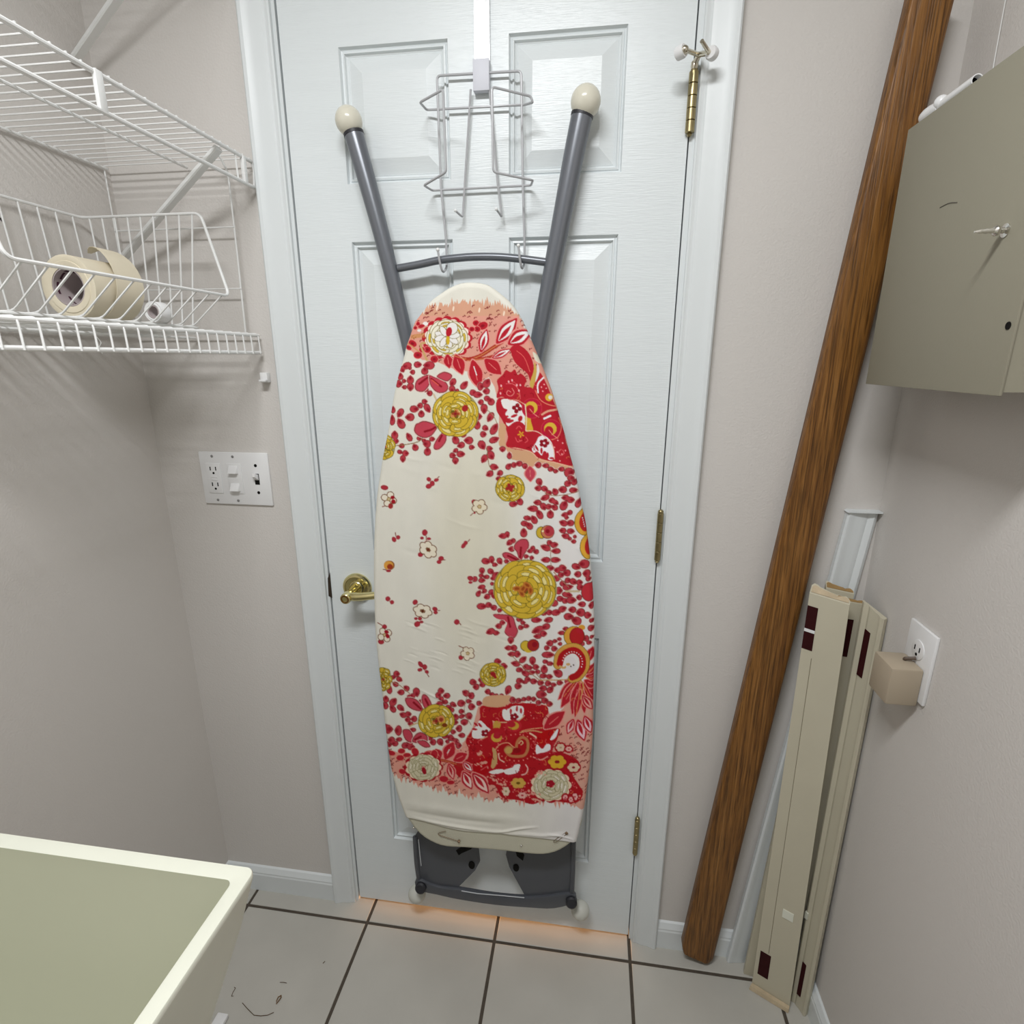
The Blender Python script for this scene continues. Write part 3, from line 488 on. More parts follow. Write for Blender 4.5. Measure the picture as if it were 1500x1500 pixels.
# --- lower left
leaves([(581,987,9,9,0),(576,992,7,6,0),(585,995,9,7,30),(579,1002,9,7,30),(570,1009,14,8,80),(587,1014,10,8,0),(595,1008,9,8,40),(610,1014,13,10,80),(604,1019,8,7,0),(599,1020,6,5,0),(616,1027,6,6,0),(565,1024,10,9,90),(563,1034,11,10,0),(576,1028,13,10,-50),(575,1038,12,8,50),(587,1037,12,8,40),(590,1047,10,8,20),(598,1046,9,8,0),(597,1054,8,8,0),(606,1053,9,9,0),(601,1060,8,6,0),(646,1012,9,9,0),(642,1018,8,8,0),(654,1019,10,8,0),(646,1023,7,6,0),(651,1028,10,7,0),(643,1032,10,10,0),(657,1037,10,9,0),(664,1032,10,7,30),(661,1040,8,7,0),(693,999,10,9,0),(697,1006,9,9,0),(682,1015,11,9,30),(690,1019,9,10,0),(676,1030,12,10,0),(687,1027,8,6,0),(691,1035,10,10,0),(676,1042,8,7,0),(677,1049,9,6,-20),(687,1049,10,10,60),(680,1058,9,11,90),(672,1067,9,10,0),(667,1050,9,10,90),(666,1058,10,8,0),(664,1072,7,7,0),(676,1077,10,7,0),(568,1068,15,14,0),(583,1070,10,15,0),(604,1069,10,6,0),(573,1084,10,10,0),(578,1089,10,8,0),(584,1083,9,6,0),(569,1091,9,8,0),(594,1092,11,9,0),(602,1094,11,9,0),(600,1087,9,8,0),(634,1087,9,9,0),(645,1087,11,9,60),(652,1078,10,8,0),(659,1080,9,8,0),(630,1080,9,8,0),(655,1086,6,6,0),(668,1086,9,9,0),(672,1092,8,9,0),(662,1082,8,7,0)])
line([(572,998),(584,1003),(592,1009),(600,1016)],1.2,(170,130,100)); line([(600,1064),(608,1060),(616,1058)],2,(206,176,130)); line([(687,1010),(680,1040),(690,1062)],.8,(160,120,100))
petal([(594,1023),(602,1022),(611,1026),(617,1034),(619,1041),(608,1040),(600,1036),(595,1030)], C_ROSE, [(606,1029),(616,1038)])
petal([(619,1018),(625,1019),(631,1029),(632,1038),(623,1038),(618,1027)], C_ROSE, [(623,1024),(628,1034)])
petal([(590,1070),(599,1069),(604,1077),(603,1087),(594,1083)], C_ROSE); petal([(604,1086),(609,1076),(617,1073),(625,1078),(625,1086),(616,1088)], C_ROSE, [(608,1083),(616,1079)]); petal([(611,1086),(622,1085),(630,1093),(621,1094)], C_ROSE)
rose(639,1056,26,23,'y',31); rose(722,988,19,17,'y',32); rose(561,995,12,17,'y',33)
ell(646,1053,5,5,0,C_GOLD); ell(646,1054,3,3,0,(160,60,40)); ell(651,1062,4,3,0,(130,60,20)); ell(722,987,4,3,30,(164,30,36)); ell(725,991,3,2,60,(164,30,36))
# --- lower paisley
poly([(705,1034),(738,1035),(748,1030),(768,1030),(778,1030),(800,1034),(803,1044),(797,1052),(795,1062),(806,1067),(820,1068),(815,1085),(808,1100),(826,1103),(848,1116),(838,1132),(848,1150),(854,1162),(842,1176),(800,1172),(780,1178),(760,1172),(735,1168),(724,1150),(705,1152),(690,1140),(672,1138),(665,1120),(684,1112),(686,1096),(682,1084),(694,1066),(703,1052)], (182,24,34))
for cx,cy,n in ((690,1093,40),(778,1045,30),(748,1120,50),(690,1125,30),(815,1100,16)):
    for _ in range(n):
        ell(cx+rg.gauss(0,13),cy+rg.gauss(0,9),rg.uniform(.4,1.1),rg.uniform(.4,1),0,rg.choice([(232,90,90),(140,10,24),(140,10,24),(240,160,150)]))
poly([(712,1020),(746,1019),(744,1031),(730,1036),(708,1033)], C_TAN)
leaves([(751,1025,9,9,0),(760,1026,9,7,0),(768,1024,8,6,0),(775,1023,8,7,0),(782,1024,7,7,0),(789,1029,8,7,0),(798,1026,10,9,0),(805,1031,9,8,0),(702,1030,8,7,0)])
def scal(pts, n, r, col):
    pts = smooth(pts, 6, False); L = len(pts)
    for i in range(n): p = pts[int(i*(L-1)/(n-1))]; ell(p[0],p[1],r,r,0,col)
poly([(736,1040),(745,1038),(752,1034),(766,1035),(766,1048),(760,1054),(745,1056),(737,1052)], C_W)
for u,v in ((742,1036),(748,1042),(757,1038),(763,1041)): ell(u,v,1.6,4,0,C_RED)
for i in range(5): ell(753+4*math.cos(i*1.26),1050+3.2*math.sin(i*1.26),2.7,2.4,0,C_DARK)
poly([(692,1070),(698,1062),(703,1055),(713,1064),(719,1070),(712,1078),(702,1082),(692,1080)], C_W)
for u,v,a in ((697,1061,40),(695,1068,10),(703,1062,50)): ell(u,v,4,1.6,a,C_RED)
for i in range(5): ell(711+4*math.cos(i*1.26),1074+3.4*math.sin(i*1.26),2.6,2.4,0,C_DARK)
line([(722,1056),(723,1066),(718,1076),(704,1083)],1.6,(230,180,140)); line([(723,1057),(740,1058),(758,1056),(768,1048)],1.6,(226,190,150)); poly([(724,1057),(733,1058),(732,1066),(726,1070),(722,1076)], (206,160,70))
ell(752,1063,12,9,0,(196,40,50)); ell(752,1063,8,6,0,(206,160,60)); ell(749,1061,6,4.4,0,C_RED); ell(727,1078,13,12,0,(186,30,40)); ell(727,1080,8,7,0,(214,170,70)); ell(728,1077,5.6,5,0,C_RED)
line([(762,1073),(780,1070),(800,1074),(812,1071)],2,(214,160,110)); line([(764,1071),(775,1068),(794,1066)],1.2,(232,180,130))
# heart paisley
poly([(727,1104),(728,1093),(737,1087),(748,1088),(756,1078),(770,1072),(780,1078),(785,1092),(784,1106),(776,1114),(757,1116),(738,1114)], (176,20,28))
for t in range(26):
    a = math.radians(t*14-70); ell(757+27*math.cos(a)*(1.02 if a < 1.5 else 1.05),1095+19.5*math.sin(a),1.1,1.1,0,(236,130,120))
line([(728,1110),(726,1098),(733,1090),(744,1088),(752,1094),(758,1096)],1.4,(232,170,130)); line([(756,1096),(758,1086),(764,1080),(772,1084),(773,1096),(768,1106),(756,1108),(746,1106),(740,1099),(744,1094),(750,1096)],4.2,(196,124,80)); ell(745,1099,5.5,5,0,(206,166,96)); line([(760,1089),(763,1085),(766,1088),(763,1091)],1.4,(226,200,150)); ell(757,1099,6,4,0,(150,16,24))
line([(730,1104),(732,1112),(738,1116)],2,(236,190,170)); line([(776,1074),(785,1080),(788,1088)],2.6,(236,200,170)); poly([(786,1086),(796,1092),(806,1086),(812,1074),(806,1068),(796,1072),(788,1076)],(190,16,20))
poly([(785,1104),(786,1090),(794,1097),(800,1090),(806,1091),(805,1100),(797,1102),(791,1103)], C_W); poly([(806,1082),(814,1070),(818,1068),(814,1080),(808,1084)], C_W); scal([(788,1106),(800,1103),(808,1098),(810,1088)],10,1.8,C_RED)
line([(781,1109),(792,1113),(802,1108)],1.8,(236,160,150)); line([(770,1120),(773,1126),(770,1133),(764,1135)],1.8,(240,190,180)); poly([(721,1095),(727,1100),(728,1116),(722,1126),(718,1120),(722,1108)], (206,166,110))
poly([(716,1131),(726,1127),(737,1127),(737,1131),(724,1134)], C_W); poly([(738,1128),(750,1124),(754,1120),(762,1120),(760,1130),(750,1134),(741,1134)], C_W)
scal([(720,1136),(730,1135),(745,1137),(758,1134),(763,1124)],13,1.9,C_RED)
poly([(700,1114),(714,1108),(720,1112),(717,1126),(706,1136),(692,1134),(694,1124)], (184,10,22)); line([(704,1128),(714,1122)],1,(232,110,110))
# leaves low
vleaf(652,1112,664,1087,17,C_RED); line([(655,1103),(658,1098)],1.4,C_W); vleaf(640,1112,626,1100,12,C_RED); vleaf(645,1111,638,1097,12,C_RED); vleaf(664,1114,684,1104,14,C_RED)
line([(638,1112),(654,1115),(670,1120),(690,1128)],4,(176,40,34)); line([(638,1112),(654,1115),(668,1119)],1,C_GOLD)
vleaf(657,1118,664,1142,12,C_RED,(236,170,160),C_RED); vleaf(678,1116,692,1130,10,C_RED,C_W,C_RED); vleaf(678,1130,691,1156,16,C_RED,(244,214,204),C_RED); vleaf(692,1132,716,1162,18,C_RED,(244,206,196),C_RED)
vleaf(797,1067,827,1042,18,C_RED); vleaf(840,1053,831,1075,13,C_RED,(240,190,190),C_RED); vleaf(846,1054,856,1085,17,C_RED,(242,200,200),C_RED); vleaf(856,1048,866,1074,14,C_RED,(242,200,200),C_RED); vleaf(853,1018,868,1040,12,C_RED,(236,170,160),C_RED)
for p in ((588,1100,10,7,0),(572,1103,14,7,10),(608,1101,12,9,50),(596,1106,11,6,0),(586,1110,11,8,0),(626,1106,11,11,0),(636,1105,10,13,0),(589,1130,10,7,20),(650,1141,13,9,10),(660,1146,11,6,0)):
    ell(p[0],p[1],p[2]/2+.8,p[3]/2+.8,p[4],(232,150,130)); ell(p[0],p[1],p[2]/2,p[3]/2,p[4],C_RED)
# cream roses low
for (cx,cy,rx_,ry_,sd) in ((620,1124,23,17,41),(807,1150,26,20.5,42)):
    for i in range(12): t = i*.5236; ell(cx+rx_*.94*math.cos(t),cy+ry_*.94*math.sin(t),rx_*.33,ry_*.33,0,(170,20,34))
    for i in range(11): t = i*.5712; ell(cx+rx_*.84*math.cos(t),cy+ry_*.84*math.sin(t),rx_*.32,ry_*.32,0,(238,214,186))
    rose(cx,cy,rx_,ry_,'c',sd)
ell(621,1129,3,5.5,-20,(160,20,36)); ell(621,1130,7,8,-20,(0,0,0)) if 0 else None
for i in range(5): ell(806+3.6*math.cos(i*1.26),1148+3*math.sin(i*1.26),3.2,2.6,0,(164,20,40))
def posy(u,v,rx_,ry_,col,core):
    ell(u,v,rx_+2.4,ry_+2.4,0,(172,20,32))
    for i in range(6): ell(u+rx_*.62*math.cos(i*1.047),v+ry_*.62*math.sin(i*1.047),rx_*.46,ry_*.46,0,col)
    ell(u,v,rx_*.6,ry_*.6,0,col); ell(u,v,rx_*.28,ry_*.24,0,core)
posy(816,1116,12.5,9.5,(222,176,50),C_DARK); posy(759,1147,10.5,7.5,(214,170,80),(110,80,20)); posy(840,1124,8.5,6.5,(228,200,170),C_DARK); posy(741,1159,5.5,6.5,(230,206,180),(170,150,110)); posy(821,1095,6.5,5.5,(226,196,170),(190,150,120)); posy(765,1165,6.5,4.5,(236,180,170),C_RED); posy(828,1168,3.5,4,(238,170,170),C_RED); posy(842,1167,4,5,(238,180,176),C_RED); posy(833,1097,4.5,3.5,(236,180,170),C_RED); posy(836,1171,3,4,(238,180,176),C_RED)
for _ in range(90):
    u,v = rg.uniform(725,850), rg.uniform(1138,1174); ell(u,v,1,1,0,(236,140,130)) if SHEET[int((v-V0)*SS),int((u-U0)*SS)][1] < 60 else ell(u,v,1.1,1.3,0,C_RED) if SHEET[int((v-V0)*SS),int((u-U0)*SS)][1] < 175 and SHEET[int((v-V0)*SS),int((u-U0)*SS)][2] > 120 else None
# fine curls and veins inside the red grounds, and pink left showing between them
for u,v,a_,b_ in ((706,1118,9,5),(722,1140,9,5),(778,1163,12,4),(792,1132,7,4),(735,1150,6,4),(846,1092,9,6),(700,1104,6,3),(858,1150,8,16),(786,1172,10,3)): 
    for _ in range(9): ell(u+rg.gauss(0,a_*.5), v+rg.gauss(0,b_*.5), rg.uniform(1,3), rg.uniform(.8,1.8), rg.uniform(0,90), C_WASH)
def on_red(u,v):
    p = SHEET[min(PH-1,max(0,int((v-V0)*SS))), min(PW-1,max(0,int((u-U0)*SS)))]; return p[0] > 165 and p[1] < 48
for box_,n_ in (((728,545,836,684),95),((690,1032,806,1100),90),((700,1100,862,1174),80),((820,995,874,1050),24)):
    for _ in range(n_):
        u,v = rg.uniform(box_[0],box_[2]), rg.uniform(box_[1],box_[3]); t = rg.uniform(0,6.28); r = rg.uniform(1.6,4.2)
        if not (on_red(u,v) and on_red(u+r*2*math.cos(t),v+r*2*math.sin(t))): continue
        pts = [(u+r*.5*k*math.cos(t+k*.5), v+r*.5*k*math.sin(t+k*.5)) for k in range(5)]
        line(pts, rg.uniform(.5,.9), rg.choice([(232,110,110),(140,12,26),(140,12,26),(222,130,80)]))
# --- scattered sprigs on the plain middle
def sprig(items, stem=None):
    if stem: line(stem, 1.2, (130,66,52), False)
    for u,v,l,w,a in items: ell(u,v,l/2+.5,w/2+.5,a,C_HALO)
    for u,v,l,w,a in items: ell(u,v,l/2,w/2,a,(130,44,50)); ell(u,v,l/2-.6,w/2-.6,a,(176,50,62))
def daisy(u,v,r,n,oval=1.,ang=0.,mid=(206,186,140)):
    c,s = math.cos(math.radians(ang)), math.sin(math.radians(ang))
    for col,k in ((C_OUT,1.),((120,86,58),.97),((238,229,210),.80)):
        for i in range(n):
            t = i*6.2832/n; X,Y = r*.6*math.cos(t)*oval, r*.6*math.sin(t); ell(u+X*c-Y*s, v+X*s+Y*c, r*.5*k*oval**.5, r*.46*k, ang, col)
    ell(u,v,r*.26,r*.26,0,(150,110,60)); ell(u,v,r*.19,r*.19,0,mid)
sprig([(628,702,7,6,40),(628,712,9,7,-10),(633,708,7,8,0),(639,703,7,5,-20)], [(633,708),(643,698)])
sprig([(563,714,11,7,10),(572,741,7,8,0)], [(570,722),(571,735)]); line([(560,742),(568,740)],1.2,(130,66,52)); daisy(569.5,731,11,4,1.,20); ell(575,728.5,3,2.6,0,(160,24,36)); ell(576,734.5,3.2,3,0,(160,24,36)); ell(572,741,3.4,4,0,(160,50,50))
sprig([(577,790,8,6,60),(583,787,6,6,0)], [(579,780),(580,786)])
sprig([(622,780,8,9,0),(618,788,5,4,0),(628,789,6,4,0),(625,794,6,4,0),(616,812,7,8,60),(646,818,8,7,0),(643,823,7,6,0)], [(624,784),(625,796)]); daisy(627,805,11,6,1.35,40,(110,50,40)); line([(648,820),(652,820)],1.2,(130,66,52))
sprig([(694,735,7,7,0),(695,751,3,3,0)], [(689,755),(697,748)]); daisy(702,742,11,5,1.,10)
sprig([(679,799,9,6,-50),(682,795,6,6,0)], [(682,797),(688,790)])
ell(570,828,8,7,0,(150,90,40)); ell(569,828,7,6.2,0,(222,160,70)); ell(571,830,4.2,4,20,(160,60,30)); sprig([(569,836,7,4,0)], [(561,834),(568,835)])
sprig([(689,847,9,7,20),(689,853,6,4,0)], [(690,852),(695,852)]); sprig([(568,877,7,7,40),(574,882,6,6,0)], [(568,877),(573,884)])
sprig([(608,882,7,8,40),(637,892,8,6,20),(638,897,6,5,0),(609,906,5,4,0),(615,906,6,5,0),(611,914,8,9,60),(617,911,6,4,0)], [(638,894),(644,894)]); daisy(619,895,10,6,1.45,15,(90,40,30))
sprig([(669,911,8,8,0)], [(670,908),(675,915)]); sprig([(563,918,7,7,0),(558,940,9,7,10)], [(553,912),(560,916)]); daisy(563.5,930,10.5,4,1.,60); ell(566,925.5,3.4,2.4,20,(160,24,36)); ell(567.5,931.5,2.6,3.6,-30,(160,24,36))
sprig([(675,963,7,7,0)], [(672,946),(679,949)]); daisy(685,957,10,5,1.,30)
sprig([(616,973,10,6,55),(615,981,7,5,-10),(622,977,7,8,0),(625,984,6,5,30)], [(618,976),(628,991)])
# a faint tan wear in the cream field
F_ = SHEET[...,2] > 195
wear = np.clip(1-(((_xx/SS+U0-690)/75)**2+((_yy/SS+V0-800)/230)**2),0,1)*F_
SHEET += wear[...,None]*np.array([-6,-8,-15],np.float32)
rim = np.clip(((_xx/SS+U0)-740)/90,0,1)*F_; SHEET += rim[...,None]*np.array([4,4,14],np.float32)
def box_blur(A, r):
    for ax in (0,1):
        A = sum(np.roll(A, k, ax) for k in range(-r, r+1))/(2*r+1)
    return A
SHEET_B = box_blur(SHEET, 1)
def sheet_rgb(u, v):
    x = np.clip((u-U0)*SS,0,PW-2); y = np.clip((v-V0)*SS,0,PH-2); xi = x.astype(int); yi = y.astype(int)
    c = SHEET_B[yi, xi]/255.
    return np.where(c <= .04045, c/12.92, ((c+.055)/1.055)**2.4)
# ================================================================== wire shelves on the left wall
def wire_shelf(name, label, z, xf, y0, y1, pitch, lip, third=True, lipwires=True, mids=(.5,), wr=.00145):
    t = thing(name, label, 'shelf', (XL, (y0+y1)/2, z), None)
    b = MB(); b.tube([(xf,y0,z),(xf,y1,z)], .0034, 10); b.build('front_rod', M_WIRE, t)
    b = MB(); b.tube([(xf+.001,y0,z-lip),(xf+.001,y1,z-lip)], .0034, 10); b.build('lip_rod', M_WIRE, t)
    b = MB(); b.tube([(XL+.006,y0,z),(XL+.006,y1,z)], .0026, 8); b.build('back_rod', M_WIRE, t)
    for q in mids:
        b = MB(); b.tube([(XL+(xf-XL)*q,y0-.0,z-.0045),(XL+(xf-XL)*q,y1,z-.0045)], .0026, 8); b.build('middle_rod', M_WIRE, t)
    w1 = None; y = y0-.006; n = 0
    while y > y1+.004 and n < 70:
        if w1 is None or n == 0:
            bb = MB()
            if lipwires: bb.tube(rnd([(XL+.005,y,z+.0035),(xf-.001,y,z+.0035),(xf+.0035,y,z-.003),(xf+.0045,y,z-lip-.002)],.004,3), .00145, 6)
            else: bb.tube([(XL+.005,y,z+.0035),(xf+.002,y,z+.0035)], wr, 6)
            w1 = bb.build('wire', M_WIRE, t); base = w1.location.copy()
        else:
            o = w1.copy(); COL.objects.link(o); o.parent = t; o.location = base+Vector((0,-pitch*n,0))
        n += 1; y -= pitch
    return t
def flat_bracket(t, x0, y0_, z0, x1, y1_, z1, wdt=.018):
    d = Vector((x1-x0,y1_-y0_,z1-z0)).normalized(); sd = Vector((0,1,0)); nn = d.cross(sd).normalized()
    a = Vector((x0,y0_,z0)); c_ = Vector((x1,y1_,z1)); b = MB()
    U = [(-1,0),(-.8,.35),(.8,.35),(1,0),(.8,-.1),(-.8,-.1)]
    b.loft([[p+sd*u*wdt/2+nn*v*wdt for u,v in U] for p in (a, c_)], smooth=False); return b.build('bracket', M_WIRE, t)
up = wire_shelf('wire_shelf', 'white wire shelf high on the left wall with a deep front lip', 1.765, -.073, -.012, -1.05, .0205, .043, lipwires=False, mids=(.57,), wr=.0012)
flat_bracket(up, XL+.002, -.030, 1.585, -.076, -.100, 1.757)
MB().box(-.0745,-.0685,-.351,-.339,1.722,1.768,.001).build('lip_clip', M_WIRE, up)
b = MB(); b.tube(rnd([(-.073,-.012,1.765),(-.0715,-.008,1.755),(-.072,-.012,1.722)],.006), .0018, 6); b.build('end_wire', M_WIRE, up)
MB().tube([(-.073,-.060,1.765),(-.072,-.060,1.722)], .0016, 6).build('end_wire', M_WIRE, up)
b = MB(); b.box(-.0755,-.0685,-.043,-.034,1.722,1.766,.001); b.build('lip_clip', M_WIRE, up)
lowr = wire_shelf('wire_shelf', 'lower white wire shelf with a close-wired lip, the basket standing on it', 1.458, -.100, -.010, -1.05, .0254, .033)
# end frame of wires between the two shelves
ef = up
b = MB(); b.tube(rnd([(-.124,-.060,1.7685),(-.116,-.040,1.7685),(-.115,-.022,1.745),(-.1165,-.022,1.600),(-.119,-.022,1.464)],.01), .0018, 6); b.build('frame_wire', M_WIRE, ef)
b = MB(); b.tube([(XL+.008,-.022,1.760),(XL+.010,-.022,1.464)], .0015, 6); b.build('frame_wire', M_WIRE, ef)
for z in (1.654,1.545): MB().tube([(XL+.009,-.0235,z),(-.115,-.0235,z)], .0014, 6).build('frame_wire', M_WIRE, ef)
# the shelf above the frame: its bracket shows at the top of the photograph
hi = wire_shelf('wire_shelf', 'topmost white wire shelf, only its slanting bracket showing above the others', 2.105, -.073, -.012, -1.05, .0410, .043, lipwires=False, wr=.0012)
flat_bracket(hi, XL+.002, -.042, 1.925, -.076, -.100, 2.097)
# ================================================================== wire basket
bk = thing('wire_basket', 'white wire basket with a low sloping front on the lower shelf', 'basket', (-.26,-.28,1.463))
Y0, Y1 = -.098, -.500; XW, XB, XFb, XFt = -.366, -.352, -.158, -.093; ZB, ZT, ZF = 1.4685, 1.661, 1.5235; XT = -.129
rimp = [(XW,Y0,ZT),(XT,Y0,ZT),(XFt,Y0,ZF),(XFt,Y1,ZF),(XT,Y1,ZT),(XW,Y1,ZT)]
b = MB(); b.tube(rnd(rimp, .014, 5, True), .0026, 8, closed=True); b.build('rim', M_WIRE, bk)
b = MB(); b.tube(rnd([(XB,Y0-.006,ZB),(XFb,Y0-.006,ZB),(XFb,Y1+.006,ZB),(XB,Y1+.006,ZB)], .008, 4, True), .0026, 8, closed=True); b.build('base_rod', M_WIRE, bk)
n = 12
for i in range(n):     # long-way loops: back wall, base, sloping front
    y = Y0-.020-(abs(Y1-Y0)-.04)*i/(n-1)
    b = MB(); b.tube(rnd([(XW,y,ZT),(XB,y,ZB+.0025),(XFb,y,ZB+.0025),(XFt,y,ZF)], .010, 3), .0016, 6); b.build('wire', M_WIRE, bk)
for i in range(9):
    q = (i+.6)/9.2; xt = XW+(XT-XW)*q; xb = XB+(XFb-XB)*q
    b = MB(); b.tube(rnd([(xt,Y0,ZT),(xb,Y0-.006,ZB+.001),(xb,Y1+.006,ZB+.001),(xt,Y1,ZT)], .008, 3), .0016, 6); b.build('wire', M_WIRE, bk)
# rolls in the basket
def roll(name, label, c, R, ri, L, col, tail=False):
    t = thing(name, label, 'tape', (c[0],c[1]-L/2,c[2]-R))
    rp = [(ri,0),(ri+.001,-.0004),(R*.80,-.0004),(R*.82,.0008),(R*.97,.0002),(R,.001),(R,L-.001),(R*.98,L),(ri,L),(ri,0)]
    b = MB(); b.lathe(rp, c, (0,1,0), 48, False); b.build('roll', col, t, auto=40)
    b = MB(); b.lathe([(ri-.0005,.0005),(ri-.0022,.0005),(ri-.0022,L-.0005),(ri-.0005,L-.0005)], c, (0,1,0), 40, False); b.build('core', mat('grey_card_core', (.42,.36,.36), .8, noise=.1), t)
    return t
RC, RR, RL = (-.243,-.277,1.5205), .047, .088
ro = roll('paper_roll', 'wide roll of cream paper tape with a loose end lying in the wire basket', RC, RR, 0.0285, RL, M_PAPER)
b = MB()   # printed marks inside the core: maroon bars and thin black lines
for a0,a1,h0,h1 in ((95,115,.008,.03),(120,150,.010,.014),(60,85,.02,.05),(160,200,.006,.010),(205,240,.02,.024),(20,50,.01,.012),(250,300,.01,.012),(255,290,.02,.022),(310,345,.012,.014)):
    V = []; k = 8
    for i in range(k+1):
        a = math.radians(a0+(a1-a0)*i/k)
        for h in (h0,h1): V.append((RC[0]+.0261*math.cos(a), RC[1]+h, RC[2]+.0261*math.sin(a)))
    b.add(V, [(2*i,2*i+1,2*i+3,2*i+2) for i in range(k)])
b.build('printed_mark', mat('maroon_print', (.06,.012,.03), .7), ro)
b = MB(); V = []; k = 18   # loose outer turn springing off the roll
for i in range(k+1):
    q = i/k; a = math.radians(-70+190*q); r_ = RR+.0015+.026*q**1.6
    for h in (.36,1): V.append((RC[0]+r_*math.cos(a), RC[1]+RL*(h if h == 1 else .36+.56*q**5)+.006*q, RC[2]+r_*math.sin(a)))
b.add(V, [(2*i,2*i+1,2*i+3,2*i+2) for i in range(k)], True); lt = b.build('loose_end', M_PAPER, ro)
md = lt.modifiers.new('s','SOLIDIFY'); md.thickness = .0006
sr = roll('tape_roll', 'small white tape roll in the wire basket beside the big paper roll', (-.158,-.212,1.4885), .0165, .0110, .022, M_WPLAS)
b = MB(); b.tube(rnd([at(142,494,'x',-.2),at(149,502,'x',-.2),at(144,510,'x',-.2),at(150,518,'x',-.2)],.004), .0006, 5); tag(b.build('loose_string', M_WIRE), 'short white loose string hanging below the lower wire shelf', 'string')
# ================================================================== over-the-door rack
rk = thing('over_door_rack', 'white wire iron and board holder hanging over the top of the door', 'rack', (.363,-.01,1.50))
HX0, HX1 = .3500, .3765
b = MB(); sy = -.0045
b.loft([[(HX0,y,z) for y,z in ((-.0035,1.885),(-.0035,2.0335),(.0370,2.0335),(.0370,1.99),(.0385,1.99),(.0385,2.0350),(-.0050,2.0350),(-.0050,1.885))],[(HX1,y,z) for y,z in ((-.0035,1.885),(-.0035,2.0335),(.0370,2.0335),(.0370,1.99),(.0385,1.99),(.0385,2.0350),(-.0050,2.0350),(-.0050,1.885))]]); b.build('door_hook', mat('glossy_white_strip', (.93,.94,.96), .22, spec=.9, bump=.0003, bscale=70), rk)
b = MB(); b.box(HX0-.0010,HX1+.0002,-.0150,-.0035,1.852,1.898,.0006); b.build('hook_sleeve', mat('lilac_white_strip', (.70,.71,.77), .5, spec=.3), rk)
WY = -.0105
def W(u, v, y=WY): return at(u, v, 'y', y)
def wire(pts, r=.0020, rr=.006, name='wire', closed=False, par=None, m=M_WIRE): 
    bb = MB(); bb.tube(rnd(pts, rr, 4, closed), r, 8, closed=closed); return bb.build(name, m, par or rk)
M_RACK = mat('grey_white_wire', (.46,.465,.48), .3, spec=.6)
HKY = -.032   # depth of the leg tubes
for (u1,v1,u2,v2,u3,v3,ut,vt) in ((639.5,111,646,276,651,372,638,358),(763.5,104,766,276,765.5,372,759,355)): pass
fr = [W(651,352), W(646,276), W(640,111), W(763.5,104), W(766,276), W(765.5,352)]
def hook_end(u, v, ut, vt, xs_):
    p = W(u,v); zr = xs_[1]; xr = xs_[0]
    return [Vector((xr,WY,p.z)), Vector((xr,WY,zr-.006)), Vector((xr-.001,WY-.020,zr-.0165)), Vector((xr-.002,HKY-.006,zr-.0155)), Vector((xr-.004,HKY-.013,zr-.002)), Vector((xr-.006,HKY-.016,zr+.018))]
RZ1 = at(645,384,'y',HKY); RZ2 = at(762,378.5,'y',HKY)
h1 = hook_end(651,352,638,358,(at(650,384,'y',HKY).x,RZ1.z)); h2 = hook_end(765.5,352,759,355,(at(766,378,'y',HKY).x,RZ2.z))
wire(list(reversed(h1))+fr[1:5]+h2, .0021, .007, 'hanging_frame', m=M_RACK)
for h in (h1,h2): MB().ball(h[-1], .0033, 12).build('wire_tip', M_WIRE, rk)
FY = -.088; TY = -.055
loop = [W(625,161), W(615,150,TY), W(649,131,FY), W(653.5,252,FY), W(621,271.5,TY), W(633,279), W(778,271.5), W(780.5,264,TY), W(722.5,252,FY), W(720.5,127,FY), W(777.5,141,TY), W(780.5,150,TY), W(769,153.5)]
wire(loop, .0020, .006, 'iron_cradle', True, m=M_RACK)
for a in (([W(689.5,131), W(678.5,305), W(677.5,318,WY-.004), W(673,314,WY-.016), W(667,308.5,WY-.026)]), ([W(717,131), W(729,268), W(735,318,WY-.004), W(731,312,WY-.016), W(727,306.5,WY-.026)])):
    wire(a, .0019, .004, 'small_hook', m=M_RACK); MB().ball(a[-1], .0027, 10).build('wire_tip', M_WIRE, rk)
# ================================================================== ironing board
ib = thing('ironing_board', 'folded ironing board under a red and yellow floral cover hanging on the white door', 'ironing board', (.37,-.06,.10))
LY_ = HKY
def leg_tube(cen, rs, ub, vb, rb):
    P_ = [at(u,v,'y',LY_) for u,v in cen]; Q = []; n = 26
    dd = [0.]
    for a_, b_ in zip(P_[:-1], P_[1:]): dd.append(dd[-1]+(b_-a_).length)
    for i in range(n+1):
        s_ = dd[-1]*i/n; Q.append(Vector([float(np.interp(s_, dd, [p[k] for p in P_])) for k in range(3)]))
    for _ in range(12): Q = [Q[0]]+[(Q[i-1]+Q[i]*2+Q[i+1])/4 for i in range(1,n)]+[Q[-1]]
    bb = MB(); bb.tube(Q, [rs[0]+(rs[1]-rs[0])*min(1,i/n*1.5) for i in range(n+1)], 20); tb = bb.build('leg_tube', M_GREY, ib)
    d = (Q[2]-Q[0]).normalized(); a = Q[0]
    cb = at(ub,vb,'y',LY_-.002); b3 = MB(); b3.ball((0,0,0), rb, 28, (1,1,1.02))
    q = (-d).to_track_quat('Z','Y').to_matrix(); b3.v = [tuple(cb+q@Vector(p)) for p in b3.v]; b3.build('ball_foot', M_IVORY, ib)
    MB().tube([a-d*.003, a+d*.002], rs[0]*1.035, 20).build('tube_collar', mat('black_rubber',(.02,.02,.025),.5), tb)
leg_tube([(518.5,197),(533,248),(553,320),(571.6,393),(591,474),(602,522),(612,565)], (.0172,.0132), 511,177.5,.0232)
